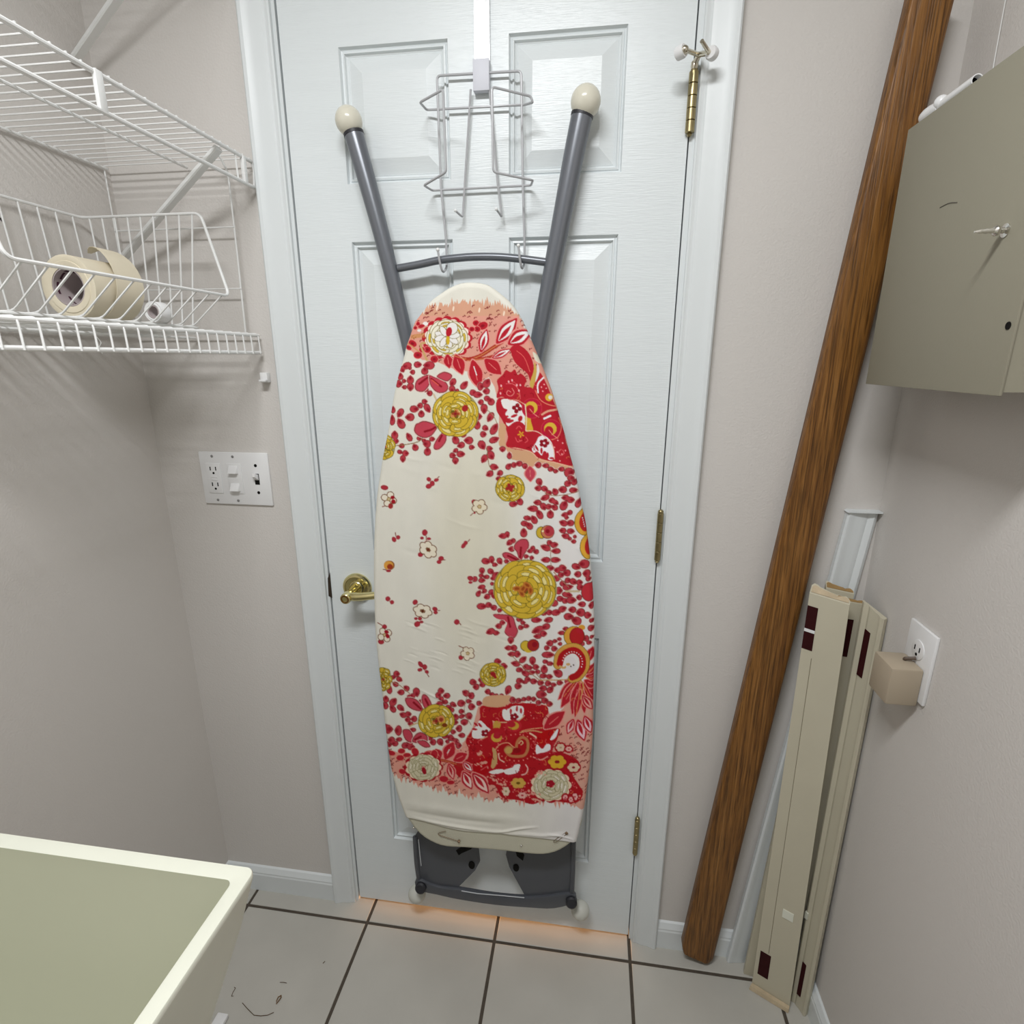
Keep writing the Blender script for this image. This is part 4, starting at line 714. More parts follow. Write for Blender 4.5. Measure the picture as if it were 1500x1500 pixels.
leg_tube([(852.5,170),(845,202),(824,315),(809,393),(793,474),(784,522),(776,565)], (.0180,.0145), 858,149,.0245)
cr = [at(u,v,'y',LY_) for u,v in ((583,393),(612,388),(645,380.5),(690,376),(730,376),(762,379),(803,384.5))]
b = MB(); b.tube([p for p in rnd(cr,.02,3)], .0068, 14); b.build('cross_rod', M_GREY, ib)
# board outline in the plane of the cover
CY = -.100
LEFT = [(688,412.6),(676,413.6),(666.5,416.5),(655,422),(643,430),(634,436.5),(627,443),(616.7,457),(609,467),(604.7,474),(598.7,492),(593,508),(590,522),(584,541.6),(580,556),(575.6,577),(571.5,600),(566.5,632),(559,669),(554.6,697),(550.5,725),(548,754),(546.3,786),(545.6,818),(545.6,846),(546,873),(548,926),(552.5,974),(557,1010),(561,1050),(565,1086),(570,1120),(575,1145),(582,1170),(592,1197)]
RIGHT_ = [(688,412.6),(701,413.6),(714,417),(723,422.5),(730,428),(738,434.5),(745,441),(754,452),(760,462),(765,471),(774,491),(782,510),(786,520),(792,534),(798,549),(805,567),(811,585),(820,616),(827,640),(836,675),(842.5,697),(848,722),(852,744),(857,766),(860,786),(864.2,818),(866.5,843),(870,894),(871,934),(870.4,970),(869.3,1018),(868.6,1073),(866.5,1104),(862,1142),(855,1190),(845,1235)]
BOT = [(592,1197),(604,1214),(616,1227),(630,1236),(646,1242.5),(664,1244.8),(682,1245.5),(730,1249.5),(770,1254),(794,1255.6),(812,1252.5),(826,1246),(837,1238),(845,1230),(850,1218),(855,1200)]
def resample(P_, n, k=3):
    P_ = smooth(P_, k, False); L = [0.]
    for i in range(1,len(P_)): L.append(L[-1]+math.hypot(P_[i][0]-P_[i-1][0],P_[i][1]-P_[i-1][1]))
    L = np.array(L)/L[-1]; t = np.linspace(0,1,n)
    return np.stack([np.interp(t,L,[p[0] for p in P_]), np.interp(t,L,[p[1] for p in P_])],1)
def to_xz(U, V, y):
    a = (U-750)/F_PX; b_ = (V-750)/F_PX; d = [a*RIGHT[i]+b_*DOWN[i]+FWD[i] for i in range(3)]; t = (y-CAM[1])/d[1]
    return CAM[0]+t*d[0], CAM[2]+t*d[2]
NR, NC = 960, 340
Lr, Rr = resample(LEFT, NR), resample(RIGHT_, NR)
cc = .5-.5*np.cos(np.linspace(0,math.pi,NC)); cc = .25*cc+.75*np.linspace(0,1,NC)
U = Lr[:,0:1]*(1-cc)+Rr[:,0:1]*cc; V = Lr[:,1:2]*(1-cc)+Rr[:,1:2]*cc
tt = np.linspace(0,1,NR)[:,None]
fold = resample([(592,1197),(620,1203),(650,1211.5),(680,1217.5),(720,1220.5),(740,1222),(770,1226),(800,1229),(820,1231.5),(845,1235)], NC)
wgt = np.clip((tt-.86)/.14,0,1)**2
V = V+wgt*(np.interp(U[-1],fold[:,0],fold[:,1])-V[-1])[None,:]
X, Z = to_xz(U, V, CY)
out = np.array([to_xz(p[0],p[1],CY) for p in list(resample(LEFT,120,4)[::-1])+list(resample(RIGHT_,120,4))])
d2_ = np.full(X.shape, 1e9)
for i in range(len(out)-1):
    ax, az = out[i]; bx, bz = out[i+1]; L2 = (bx-ax)**2+(bz-az)**2
    if L2 < 1e-12: continue
    t = np.clip(((X-ax)*(bx-ax)+(Z-az)*(bz-az))/L2,0,1); d2_ = np.minimum(d2_, (X-ax-t*(bx-ax))**2+(Z-az-t*(bz-az))**2)
D = np.sqrt(d2_); RAD = .010
Yc = CY + RAD*(1-np.sqrt(np.clip(1-((RAD-np.minimum(D,RAD))/RAD)**2,0,1)))
def ridge(pts, amp, wd, fade=True):
    q = np.array([to_xz(p[0],p[1],CY) for p in resample(pts,24,4)]); dd = np.full(X.shape,1e9); tb = np.zeros(X.shape)
    m = (X > q[:,0].min()-4*wd)&(X < q[:,0].max()+4*wd)&(Z > q[:,1].min()-4*wd)&(Z < q[:,1].max()+4*wd)
    x_, z_ = X[m], Z[m]; dm = np.full(x_.shape,1e9); tm = np.zeros(x_.shape)
    for i in range(len(q)-1):
        ax,az = q[i]; bx,bz = q[i+1]; t = np.clip(((x_-ax)*(bx-ax)+(z_-az)*(bz-az))/max(1e-12,(bx-ax)**2+(bz-az)**2),0,1)
        e = (x_-ax-t*(bx-ax))**2+(z_-az-t*(bz-az))**2; k_ = e < dm; dm[k_] = e[k_]; tm[k_] = (i+t[k_])/(len(q)-1)
    f_ = np.sin(math.pi*np.clip(tm,0,1))**.7 if fade else 1
    Yc[m] -= amp*np.exp(-dm/wd**2)*f_
ridge([(600,1196),(630,1203),(660,1209),(700,1215),(735,1217)], .0030, .0040)
ridge([(700,1217),(735,1218),(760,1214),(790,1211)], .0028, .0030)
ridge([(588,1176),(620,1182),(660,1188),(710,1196),(780,1202)], .0022, .012)
ridge([(590,1186),(630,1194),(680,1202),(740,1207)], -.0016, .006)
ridge([(735,1221),(770,1222),(800,1224),(836,1220)], .0022, .0045); ridge([(800,1222),(820,1224),(842,1231)], .0020, .0025)
rg2 = random.Random(9)
for _ in range(26):
    u0, v0 = rg2.uniform(590,690), rg2.uniform(905,985); l = rg2.uniform(14,34); ridge([(u0,v0),(u0+l*.5,v0+l*.12),(u0+l,v0+l*.34)], rg2.uniform(.0003,.0007)*rg2.choice((1,1,-1)), rg2.uniform(.0016,.003))
for _ in range(22):
    u0, v0 = rg2.uniform(560,820), rg2.uniform(640,1150); l = rg2.uniform(20,70); ridge([(u0,v0),(u0+l*.5,v0+l*.2),(u0+l,v0+l*.3)], rg2.uniform(.0003,.0006)*rg2.choice((1,-1)), rg2.uniform(.003,.008))
ridge([(610,1008),(640,1022),(672,1033)], .0012, .003); ridge([(844,800),(856,812),(866,830)], .0012, .004); ridge([(560,588),(565,615),(560,650)], .0008, .004)
verts = np.stack([X,Yc,Z],-1).reshape(-1,3)
org = np.array(wpos(ib)); idx = np.arange(NR*NC).reshape(NR,NC)
quads = np.stack([idx[:-1,:-1],idx[1:,:-1],idx[1:,1:],idx[:-1,1:]],-1).reshape(-1,4)
colr = sheet_rgb(U, V).reshape(-1,3)
# skirts turned round the edge, and the raw hem at the fold
edge = np.concatenate([idx[::-1,0], idx[1:,-1]]); ev = verts[edge].copy(); ev[:,1] = -.0800
hem_ = idx[-1,:]; hv = verts[hem_].copy(); hv[:,1] += .0026
n0 = len(verts); verts = np.concatenate([verts, ev, hv]); e2 = np.arange(n0,n0+len(edge)); h2_ = np.arange(n0+len(edge), n0+len(edge)+len(hem_))
quads = np.concatenate([quads, np.stack([edge[:-1],edge[1:],e2[1:],e2[:-1]],-1), np.stack([hem_[1:],hem_[:-1],h2_[:-1],h2_[1:]],-1)])
colr = np.concatenate([colr, colr[edge], colr[hem_]])
me = bpy.data.meshes.new('printed_cover'); me.vertices.add(len(verts)); me.vertices.foreach_set('co', (verts-org).astype(np.float32).ravel())
me.loops.add(len(quads)*4); me.loops.foreach_set('vertex_index', quads.astype(np.int32).ravel()); me.polygons.add(len(quads))
me.polygons.foreach_set('loop_start', np.arange(0,len(quads)*4,4,dtype=np.int32)); me.update(calc_edges=True); me.validate()
me.polygons.foreach_set('use_smooth', np.ones(len(me.polygons),bool))
ca = me.color_attributes.new('print','FLOAT_COLOR','POINT'); ca.data.foreach_set('color', np.concatenate([colr,np.ones((len(colr),1))],1).astype(np.float32).ravel())
m = mat('printed_cotton', (1,1,1), .85, spec=.15, bump=.00025, bscale=900); nt = m.node_tree; b_ = nt.nodes['Principled BSDF']
vc = nt.nodes.new('ShaderNodeVertexColor'); vc.layer_name = 'print'; nz = nt.nodes.new('ShaderNodeTexNoise'); nz.inputs['Scale'].default_value = 14; nz.inputs['Detail'].default_value = 5
mr = nt.nodes.new('ShaderNodeMapRange'); mr.inputs['To Min'].default_value = .90; mr.inputs['To Max'].default_value = 1.04; mx = nt.nodes.new('ShaderNodeMixRGB'); mx.blend_type = 'MULTIPLY'; mx.inputs[0].default_value = 1
nt.links.new(nz.outputs['Fac'], mr.inputs['Value']); nt.links.new(vc.outputs['Color'], mx.inputs[1]); nt.links.new(mr.outputs[0], mx.inputs[2]); nt.links.new(mx.outputs[0], b_.inputs['Base Color'])
me.materials.append(m); cov = bpy.data.objects.new('printed_cover', me); COL.objects.link(cov); cov.parent = ib
# the bare pad that shows below the fold, and the steel board behind
full = [tuple(p) for p in resample(LEFT,60,4)]+[tuple(p) for p in resample(BOT,36,4)][1:-1]+[tuple(p) for p in resample(RIGHT_[:-1],60,4)[::-1]][:-1]
ring0 = [Vector((*to_xz(np.float64(u),np.float64(v),CY),)) for u,v in full]
cxz = sum(ring0, Vector((0,0)))/len(ring0)
def inset(k):
    n = len(ring0); o = []
    for i in range(n):
        t = (ring0[(i+1)%n]-ring0[(i-1)%n]).normalized(); nn = Vector((t.y,-t.x)); 
        if (cxz-ring0[i]).dot(nn) < 0: nn = -nn
        o.append(ring0[i]+nn*k)
    return o
def slab(prof_):
    R_ = [[(p.x, y, p.y) for p in inset(k)] for k,y in prof_]; return R_
b = MB(); R_ = slab([(.006,-.078),(.0012,-.080),(.0012,-.0905),(.003,-.0945),(.006,-.0965),(.010,-.0973)]); b.loft(R_, caps=True, smooth=True); b.build('board_pad', M_CLOTHW, ib, auto=50)
b = MB(); R_ = slab([(.004,-.0775),(.003,-.0755),(.003,-.071),(.006,-.0695)]); b.loft(R_, caps=True); b.build('steel_board', mat('pale_grey_steel',(.45,.46,.48),.4,metal=.3), ib, auto=40)
# pins
def pin(a, c_, label=None):
    y = CY-.0006; A, B_ = at(a[0],a[1],'y',y), at(c_[0],c_[1],'y',y); d = (B_-A).normalized(); nn = Vector((-d.z,0,d.x))
    b = MB(); b.tube(rnd([B_+nn*.0028, A+nn*.0030+d*.004, A-d*.001, A-nn*.003+d*.004, B_-nn*.0022],.003,4), .0006, 6); b.lathe([(.0022,-.001),(.0034,.001),(.0034,.004),(.0015,.005)], B_, d, 10); return b.build('safety_pin', M_RUST, ib)
b = MB(); b.tube(rnd([at(u,v,'y',CY-.0004) for u,v in ((671,1232),(645,1224),(641,1221.5),(644,1219.5),(653,1217.5))],.003,4), .0007, 6)
b.lathe([(.0020,-.001),(.0034,.001),(.0034,.004),(.0015,.005)], at(671,1232,'y',CY-.0006), (.93,0,-.36), 10); b.build('safety_pin', M_RUST, ib)
pin((811,1234),(829,1221))
for u,v in ((606,1212.5),(763.5,1238.5)): MB().ball(at(u,v,'y',CY+.0045 if u < 700 else CY+.001), .0028, 12).build('pin_head', M_STEEL, ib)
# foot: dark pressed-steel plate with cut-outs, side tubes and curved bottom bar
M_FOOT = mat('dark_grey_plastic_foot', (.075,.080,.092), .38, spec=.5)
FYY = -.046
def F(u,v,y=FYY): return at(u,v,'y',y)
b = MB()
def plate(pts, y, th=.004):
    fr_ = [F(u,v,y) for u,v in pts]; bk_ = [p+Vector((0,th,0)) for p in fr_]; n = len(pts)
    b.add(fr_+bk_, [tuple(range(n)), tuple(range(2*n-1,n-1,-1))]+[(i,(i+1)%n,n+(i+1)%n,n+i) for i in range(n)])
plate([(606,1228),(612,1218),(640,1222),(662,1233),(700,1236),(703,1262),(696,1275),(672,1299),(664,1311),(640,1306),(616,1302),(612,1285),(607,1262)], FYY)
plate([(840,1226),(840,1262),(838,1300),(836,1324),(800,1322),(765,1320),(771,1316),(758,1292),(746,1270),(741,1252),(744,1236),(800,1236)], FYY)
b.build('foot_plate', M_FOOT, ib, auto=20)
b = MB(); b.tube(rnd([F(608,1226),F(610,1262),F(613,1284),F(616,1297)],.02), .0060, 10); b.build('foot_side_tube', M_FOOT, ib)
b = MB(); b.tube(rnd([F(840,1232),F(839,1275),F(838,1298),F(837,1318)],.02), .0060, 10); b.build('foot_side_tube', M_FOOT, ib)
b = MB(); plate(smooth([(610,1289),(640,1300),(672,1304),(720,1312),(766,1316),(800,1314),(838,1310),(842,1322),(812,1331),(776,1330),(725,1326),(672,1318),(640,1311),(612,1304)],3), FYY-.007, .012); b.build('foot_bar', M_FOOT, ib, auto=50, bevel=.0025)
for u,v in ((617,1299),(837,1320)):
    c_ = F(u,v,-.055); MB().lathe([(.010,-.012),(.0135,-.008),(.0135,.006),(.010,.011),(.004,.013)], c_, (0,.9,-.35), 24).build('end_cap', mat('black_rubber',(.02,.02,.025),.5), ib)
for u,v in ((611,1309),(850,1333)):
    c_ = F(u,v,-.030); MB().ball(c_, .0225, 24).build('ball_foot', mat('milky_plastic', (.60,.60,.54), .4, spec=.4), ib)
for pts in ([(668,1246),(676,1241),(694,1239),(690,1244),(676,1250),(672,1253)],[(755,1245),(764,1247),(768,1253),(766,1261),(757,1254)]):
    b = MB(); plate(pts, FYY-.0012, .001); b.build('slot', M_BLACK, ib)
for u,v,r in ((691,1267,.0078),(756,1271,.0072)):
    c_ = F(u,v,FYY-.0005); b = MB(); b.lathe([(r*1.0,-.001),(r*1.0,.0012)], c_, (0,-1,0), 20)
    b.v = [(p[0],p[1],c_.z+(p[2]-c_.z)*1.45) for p in b.v]; b.build('bolt_hole', M_BLACK, ib)
for l in ([(676,1305),(700,1309),(730,1311.5),(768,1315)],[(613,1230),(615,1250),(617,1268)]):
    b = MB(); b.tube([F(u,v,FYY-.0075) for u,v in l], .0012, 6); b.build('foot_edge', mat('pale_edge',(.5,.52,.54),.4), ib)
# ================================================================== oak board leaning in the corner
M_OAK = mat('oak_wood', (.30,.135,.035), .42, spec=.35)
nt = M_OAK.node_tree; bs = nt.nodes['Principled BSDF']
def oak_nodes():
    tc = nt.nodes.new('ShaderNodeTexCoord'); mp = nt.nodes.new('ShaderNodeMapping'); mp.inputs['Rotation'].default_value = (0, math.radians(-4.6), 0); mp.inputs['Scale'].default_value = (85,85,2.4)
    n1 = nt.nodes.new('ShaderNodeTexNoise'); n1.inputs['Scale'].default_value = 1.6; n1.inputs['Detail'].default_value = 8; n1.inputs['Roughness'].default_value = .72; n1.inputs['Distortion'].default_value = .6
    cr_ = nt.nodes.new('ShaderNodeValToRGB'); e = cr_.color_ramp.elements
    e[0].position = .30; e[0].color = (.075,.029,.007,1); e[1].position = .70; e[1].color = (.35,.168,.048,1)
    for p_, c_ in ((.43,(.175,.072,.015,1)),(.55,(.25,.110,.025,1))): q = e.new(p_); q.color = c_
    mp2 = nt.nodes.new('ShaderNodeMapping'); mp2.inputs['Rotation'].default_value = (0, math.radians(-4.6), 0); mp2.inputs['Scale'].default_value = (420,420,14)
    n2 = nt.nodes.new('ShaderNodeTexNoise'); n2.inputs['Scale'].default_value = 1; n2.inputs['Detail'].default_value = 3
    r2 = nt.nodes.new('ShaderNodeValToRGB'); r2.color_ramp.elements[0].position = .36; r2.color_ramp.elements[0].color = (.35,.35,.35,1); r2.color_ramp.elements[1].position = .52; r2.color_ramp.elements[1].color = (1,1,1,1)
    mm = nt.nodes.new('ShaderNodeMixRGB'); mm.blend_type = 'MULTIPLY'; mm.inputs[0].default_value = .75
    for a_, b__ in ((tc.outputs['Object'],mp.inputs[0]),(mp.outputs[0],n1.inputs['Vector']),(n1.outputs['Fac'],cr_.inputs[0]),(tc.outputs['Object'],mp2.inputs[0]),(mp2.outputs[0],n2.inputs['Vector']),(n2.outputs['Fac'],r2.inputs[0]),(cr_.outputs[0],mm.inputs[1]),(r2.outputs[0],mm.inputs[2]),(mm.outputs[0],bs.inputs['Base Color'])): nt.links.new(a_, b__)
    bp = nt.nodes.new('ShaderNodeBump'); bp.inputs['Distance'].default_value = .0004; nt.links.new(r2.outputs[0], bp.inputs['Height']); nt.links.new(bp.outputs[0], bs.inputs['Normal'])
oak_nodes()
YO = -.046
ob = [at(u,v,'y',YO) for u,v in ((998,1397),(1046,1417))]; ot = [at(1334,0,'y',YO-.0), at(1404,0,'y',YO)]
dl = (ot[0]-ob[0]).normalized(); dr = (ot[1]-ob[1]).normalized(); R_ = []
for q in [-.012,-.006,0,.01,.02]+[.06*i for i in range(1,33)]:
    if q < 0: continue
    l = ob[0]+dl*q; r_ = ob[1]+dr*q
    cs = []; wv = r_-l; round_ = max(0,1-q/.02)**1.5*.004
    for k,yy in ((0.06,.030),(0,.024),(0,.004),(.03,.001),(.06,0),(.78,-.001),(.88,.0015),(.95,.006),(.99,.013),(1.0,.022),(.97,.030)): cs.append(l+wv*(k*(1-2*round_/.05)+round_/.05)+Vector((0,yy+round_*.3,0)))
    R_.append(cs)
z0_ = min(p.z for p in R_[0]); b = MB(); b.loft([[p+Vector((0,0,-z0_+.001)) if False else p for p in r__] for r__ in R_], smooth=False)
b.v = [(p[0],p[1],max(p[2],.0006)) for p in b.v]
oakb = b.build('oak_board', M_OAK, None, auto=50); tag(oakb, 'long stained oak board with a rounded edge leaning from floor to the right corner', 'board')
# ================================================================== leftover casing boards in the corner
cprof = [(0,0),(0,.010),(.06,.013),(.14,.0125),(.22,.0105),(.34,.0095),(.50,.008),(.62,.0075),(.70,.0055),(.78,.0072),(.88,.0085),(.95,.0065),(1,.004),(1,0)]
def plank(name, label, bl, br, tl, tr, m, flip=False, th=1.0, patches=(), endm=None, groove=None, cat='moulding', rag=0, front=False):
    bl, br, tl, tr = map(Vector, (bl,br,tl,tr)); t = None
    wv = (br-bl); up_ = (tl-bl); nrm = wv.cross(up_).normalized()
    if nrm.y > 0 and nrm.x > -.2: nrm = -nrm
    back = -nrm; pf = cprof if not flip else [(1-u,v) for u,v in cprof[::-1]]
    t = thing(name, label, cat, ((bl.x+br.x)/2, (bl.y+br.y)/2, min(bl.z,br.z)), None)
    b = MB(); R_ = []; rr = random.Random(len(label))
    for q in (0,.5,1):
        l = bl+(tl-bl)*q; r_ = br+(tr-br)*q; w_ = r_-l
        R_.append([l+w_*u+back*(v*th) for u,v in pf])
    if front: pf = [(1-u,v) for u,v in cprof[::-1]]
    if m is M_TRIM or front: b = MB(); R_ = [[l_+0*nrm for l_ in r__] for r__ in [[(bl+(tl-bl)*q)+((br+(tr-br)*q)-(bl+(tl-bl)*q))*u+nrm*(v*th) for u,v in pf] for q in (0,.5,1)]]
    if endm and not front: R_[-1] = [p+Vector((0,0,.75*v*th)) for p,(u,v) in zip(R_[-1],pf)]
    b.loft(R_); b.build('moulding_strip', m, t, auto=20)
    if endm and not front:
        b = MB(); off = (tl-bl).normalized()*.0004; P_ = [p+off for p in R_[-1]]; wv2 = tr-tl; P_ = [tl+wv2*(.03+.94*u)+back*((.12+.66*v/.013)*.013*th)+Vector((0,0,.75*(.12+.66*v/.013)*.013*th+.0007)) for u,v in pf[1:-1]]; P_ = [tl+wv2*.97+back*.0012*th+Vector((0,0,.0016*th))][::-1]+[tl+wv2*.03+back*.0012*th+Vector((0,0,.0016*th))]+P_; b.add(P_+[p+off for p in P_], [tuple(range(len(P_))), tuple(range(2*len(P_)-1,len(P_)-1,-1))]); b.build('cut_end', endm, t)
    for (q0,q1,u0,u1,mm_) in patches:
        def pt(q,u,h): 
            l = bl+(tl-bl)*q; r_ = br+(tr-br)*q; return l+(r_-l)*u+nrm*h
        hh = .0006 if mm_ is M_MAROON else .0016
        h0_ = float(np.interp((u0+u1)/2, [u for u,v in pf], [v for u,v in pf]))*th if front else 0.; hh += h0_+(.0012 if front else 0)
        b = MB(); b.hexa([pt(q0,u0,0),pt(q0,u1,0),pt(q1,u1,0),pt(q1,u0,0),pt(q0,u0,hh),pt(q0,u1,hh),pt(q1,u1,hh),pt(q1,u0,hh)]); b.build('adhesive_patch' if mm_ is M_MAROON else 'raised_strip', mm_, t)
    return t
def A3(u,v,ax,val): return at(u,v,ax,val)
pD = plank('casing_offcut', 'white painted casing offcut standing tallest behind the cream ones', (.947,-.0132,.0008),(1.006,-.0132,.0008),(1.053,-.0008,1.137),(1.109,-.0008,1.137), M_TRIM)
b = MB(); b.hexa([(1.050,-.018,1.1375),(1.1105,-.018,1.1375),(1.1105,0,1.1375),(1.050,0,1.1375),(1.053,-.018,1.1405),(1.1105,-.018,1.1405),(1.1105,0,1.1405),(1.053,0,1.1405)]); b.build('top_edge', M_TRIM, pD)
pE = plank('casing_offcut', 'cream casing offcut behind the front one, its brown cut top showing', (.980,-.046,.0008),(1.034,-.056,.0008),(1.028,-.031,.990),(1.078,-.034,.982), M_CREAM, th=1.1, endm=M_RAWEND)
pA = plank('casing_offcut', 'front cream casing offcut with a broad flat back and maroon adhesive at both ends', (.992,-.070,.0008),(1.063,-.108,.0008),(.988,-.060,.990),(1.046,-.092,.984), M_CREAM, th=1.5,
    patches=((.885,.975,.0,.27,M_MAROON),(.922,.928,.0,.27,M_WPLAS),(.045,.115,.10,.38,M_MAROON),(.0,1.0,.262,.270,M_RAWEND) if 0 else (.24,.262,.50,.78,M_RIM)), endm=mat('pale_split_wood',(.52,.42,.28),.8,noise=.3,nscale=60,bump=.001,bscale=120))
b = MB()   # the groove line down its back
l0,l1 = Vector((.992,-.070,.0008)),Vector((.988,-.060,.990)); r0,r1 = Vector((1.063,-.108,.0008)),Vector((1.046,-.092,.984)); nr = (r0-l0).cross(l1-l0).normalized(); nr = nr if nr.y < 0 else -nr
b.tube([l0+(r0-l0)*.30+(l1-l0)*.12+nr*.0001, l0+(r0-l0)*.27+(l1-l0)*.5+nr*.0001, l1+(r1-l1)*.29-(l1-l0)*.13+nr*.0001], .0006, 5); b.build('score_line', mat('dark_cream',(.25,.22,.15),.8), pA)
b = MB(); b.hexa([l0+nr*.011+Vector((-.003,0,0)), r0+nr*.012, r0+nr*.001, l0+nr*.001, l0+nr*.009+Vector((-.002,0,.010)), r0+nr*.010+Vector((0,0,.009)), r0+nr*.001+Vector((0,0,.009)), l0+nr*.001+Vector((0,0,.010))]); b.build('broken_end', mat('pale_split_wood',(.52,.42,.28),.8,noise=.3,nscale=60,bump=.001,bscale=120), pA)
pB = plank('casing_offcut', 'narrow cream casing offcut wedged between the two others, maroon patch at its top', (1.050,-.078,.0008),(1.074,-.070,.0008),(1.045,-.052,.975),(1.097,-.050,.968), M_CREAM, th=.85, patches=((.885,.965,.0,.62,M_MAROON),), endm=M_RAWEND)
pC = plank('casing_offcut', 'cream casing offcut against the right wall with long ridges and a maroon patch', (1.076,-.082,.0008),(1.101,-.113,.0008),(1.084,-.060,.982),(1.1095,-.098,.965), M_CREAM, th=1.0, front=True, patches=((.86,.955,.34,.58,M_MAROON),(.245,.262,.04,.20,M_RIM),(.035,.13,.34,.56,M_MAROON)), endm=M_CREAM)
# ================================================================== beige cabinet on the right wall
cb = thing('wall_cabinet', 'beige painted box cabinet on the right wall with a pointed glass-tipped knob', 'cabinet', (1.06,-.27,1.376))
XC = 1.000; YN = -1.20; YS = -.4205
MB().box(XC+.0035,XR,-.4175,-.118,1.3795,1.722).build('cabinet_body', M_CAB, cb)
d = MB().box(XC,XC+.003,YS+.0008,-.115,1.3755,1.728,.0008).build('cabinet_door', M_CAB, cb)
b = MB(); b.lathe([(.0070,0),(.0070,.001),(.0030,.002),(.0026,.005),(.0048,.007),(.0054,.010),(.0040,.012),(.0024,.013)], (XC,-.372,1.546), (-1,0,0), 20); kn = b.build('knob', M_STEEL, d)
b = MB(); b.lathe([(.0022,0),(.0028,.003),(.0022,.006),(.0028,.009),(.0020,.012),(.0022,.015),(.0008,.021)], (XC-.011,-.373,1.546), (-1,-.10,-.05), 10); b.build('knob_tip', mat('silvered_glass', (.72,.70,.64), .12, metal=.7), kn)
b = MB(); b.lathe([(.0042,0),(.0042,.0004)], (XC-.0002,-.4095,1.4475), (-1,0,0), 14); b.build('screw_hole', M_BLACK, d)
b = MB(); b.tube(rnd([(XC-.0002,-.236,1.600),(XC-.0002,-.255,1.601),(XC-.0002,-.272,1.597)],.01), .0006, 5); b.build('scratch', mat('dark_scratch',(.10,.09,.07),.7), d)
# closet-rod end lying on the cabinet
tp = thing('curtain_tube', 'white tube with an open dark end lying on top of the beige cabinet', 'tube', (1.02,-.19,1.729))
ta, tb_ = Vector((1.0135,-.150,1.7375)), Vector((1.0135,-.232,1.7375)); dd_ = (tb_-ta).normalized()
b = MB(); b.lathe([(.0054,0),(.0066,0),(.0066,.088),(.0054,.088),(.0054,.02)], ta+Vector((0,0,0)), dd_, 24, False); b.build('tube', M_WPLAS, tp)
MB().lathe([(.0052,.080),(.0001,.080)], ta, dd_, 20).build('dark_bore', M_BLACK, tp)
b = MB(); b.lathe([(.004,-.024),(.0085,-.022),(.0098,-.014),(.0098,-.004),(.0088,.004),(.0085,.014),(.0078,.016)], ta, dd_, 24); b.ball(ta+Vector((-.001,-.016,.004)), .0085, 14); b.build('end_fitting', M_WPLAS, tp)
# pale cord hanging in the corner down to the cabinet top
b = MB(); b.tube(rnd([(XR-.002,-.083,2.43),(XR-.002,-.083,1.90),(XR-.002,-.086,1.80),(XR-.004,-.100,1.745),(XR-.02,-.125,1.7245)],.03), .0008, 6); tag(b.build('hanging_cord', M_WIRE), 'thin pale cord running down the right corner to the cabinet top', 'cord')
# ================================================================== laundry sink
sk = thing('laundry_sink', 'ivory moulded laundry sink in the lower left corner of the photo', 'sink', (-.08,-.93,0))
SX0, SX1, SY0, SY1, SZ = XL+.004, .2165, -.6425, -1.235, .860
def rrect(x0,x1,y0,y1,z,r,k=6):
    P_ = []
    for cx,cy,a in ((x1-r,y0-r,0),(x0+r,y0-r,90),(x0+r,y1+r,180),(x1-r,y1+r,270)):
        for i in range(k+1): t = math.radians(a+90*i/k); P_.append((cx+r*math.cos(t),cy+r*math.sin(t),z))
    return P_
wdt = .0175
R_ = [rrect(SX0+.03,SX1-.088,SY0-.066,SY1+.060,.470,.03), rrect(SX0+.02,SX1-.060,SY0-.044,SY1+.04,.640,.03), rrect(SX0+.003,SX1-.012,SY0-.010,SY1+.010,.800,.018), rrect(SX0,SX1,SY0,SY1,.8540,.012), rrect(SX0,SX1,SY0,SY1,.8585,.011), rrect(SX0+.001,SX1-.001,SY0-.001,SY1+.001,.8602,.010),
      rrect(SX0+wdt-.002,SX1-wdt+.002,SY0-wdt+.002,SY1+wdt-.002,.8602,.008), rrect(SX0+wdt,SX1-wdt,SY0-wdt,SY1+wdt,.8590,.008)]
b = MB(); b.loft(R_[3:], caps=False); b.build('rim', M_RIM, sk, auto=40)
b = MB(); b.loft(R_[:4], caps=False); b.build('outer_shell', M_RIM, sk, auto=50)
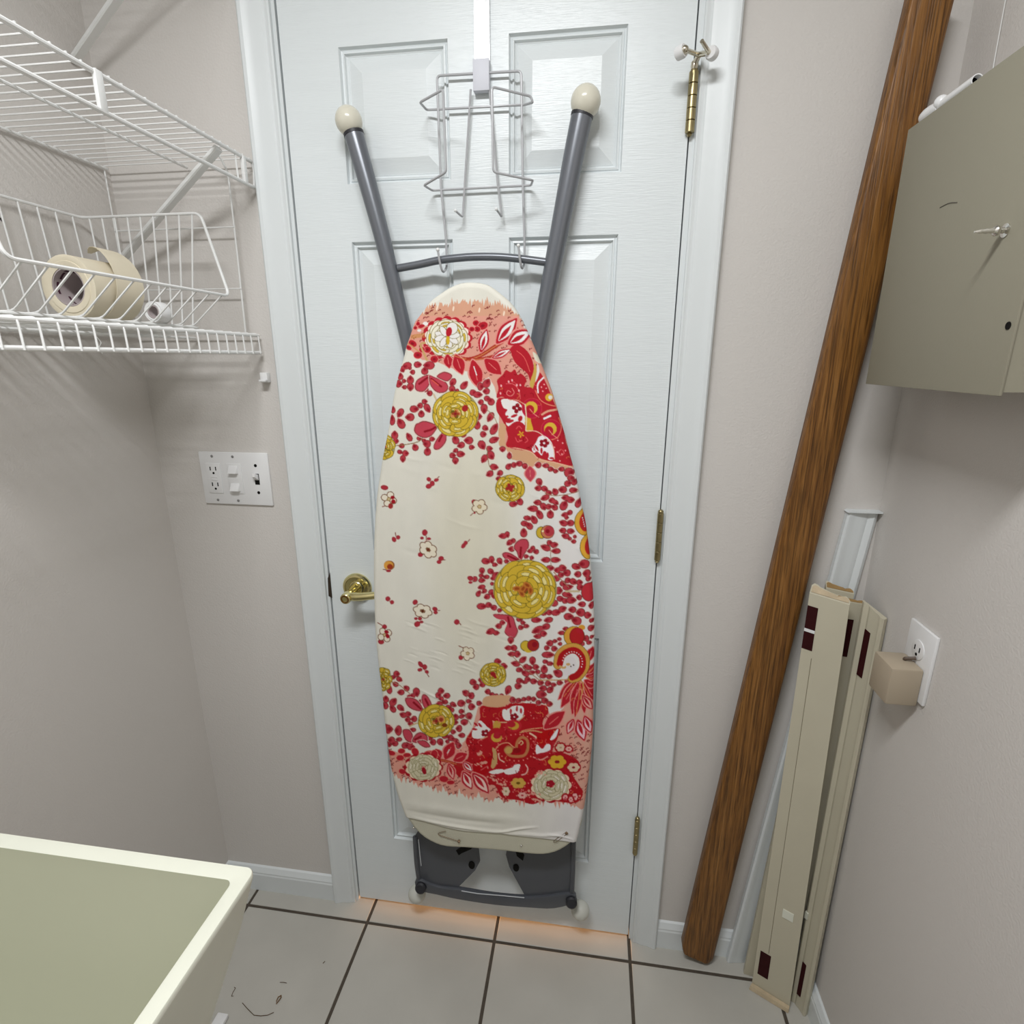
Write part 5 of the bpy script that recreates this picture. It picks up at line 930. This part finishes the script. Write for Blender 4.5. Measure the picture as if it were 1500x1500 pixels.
R2 = [R_[-1]]+[rrect(SX0+wdt+.6*e,SX1-wdt-.6*e,SY0-wdt-e,SY1+wdt+e,z,.008+.4*e) for e,z in ((.004,.845),(.022,.800),(.045,.740),(.072,.680),(.103,.625),(.138,.578),(.175,.542),(.210,.518),(.235,.508))]
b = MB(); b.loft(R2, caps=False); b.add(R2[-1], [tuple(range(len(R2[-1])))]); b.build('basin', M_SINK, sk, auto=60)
for x in (SX0+.085,SX1-.105):
    for y in (SY0-.082,SY1+.082):
        b = MB(); b.tube([(x,y,.475),(x,y,.0)], [.016,.016], 14); b.build('leg', M_WPLAS, sk)
b = MB(); b.lathe([(.035,0),(.033,.003),(.02,.001)], (-.08,-.94,.5085), (0,0,1), 24); b.build('drain', M_STEEL, sk)
# ================================================================== small things on the floor
p = at(330,1494,'z',0); b = MB(); b.box(p.x-.02,p.x+.006,p.y-.03,p.y+.006,0.0003,.012,.003); tag(b.build('plastic_strip', M_WPLAS), 'white plastic scrap on the tiles under the edge of the sink', 'scrap')
def fibre(pts, r, label, cat='debris', nm='dry_fibre'):
    b = MB(); b.tube([at(u,v,'z',.0012+.001*(i%2)) for i,(u,v) in enumerate(pts)], r, 5); tag(b.build(nm, M_DEBRIS), label, cat)
fibre([(355,1469),(362,1477),(372,1487),(382,1488),(392,1487),(401,1483)], .0007, 'longest curved brown fibre on the tile beside the sink')
fibre([(343,1446),(345,1447),(341,1454),(339,1459),(342,1459)], .0006, 'small hook-shaped brown fibre closest to the sink')
fibre([(410,1439),(416,1439),(420,1440)], .0006, 'short straight brown fibre above the dried husk')
fibre([(473,1411),(476,1408)], .0008, 'tiny dark speck near the grout line')
b = MB(); c0 = at(408,1464,'z',.002); b.tube([c0+Vector((.002,.009,0)),c0+Vector((-.003,.004,.001)),c0+Vector((-.003,-.003,0)),c0+Vector((0,-.009,0)),c0+Vector((.003,-.002,.002)),c0+Vector((.004,.005,.001)),c0+Vector((.001,.008,0))], .0011, 6); tag(b.build('dried_husk', mat('amber_husk',(.16,.08,.02),.6)), 'curled amber-brown dried husk on the floor tile', 'debris')
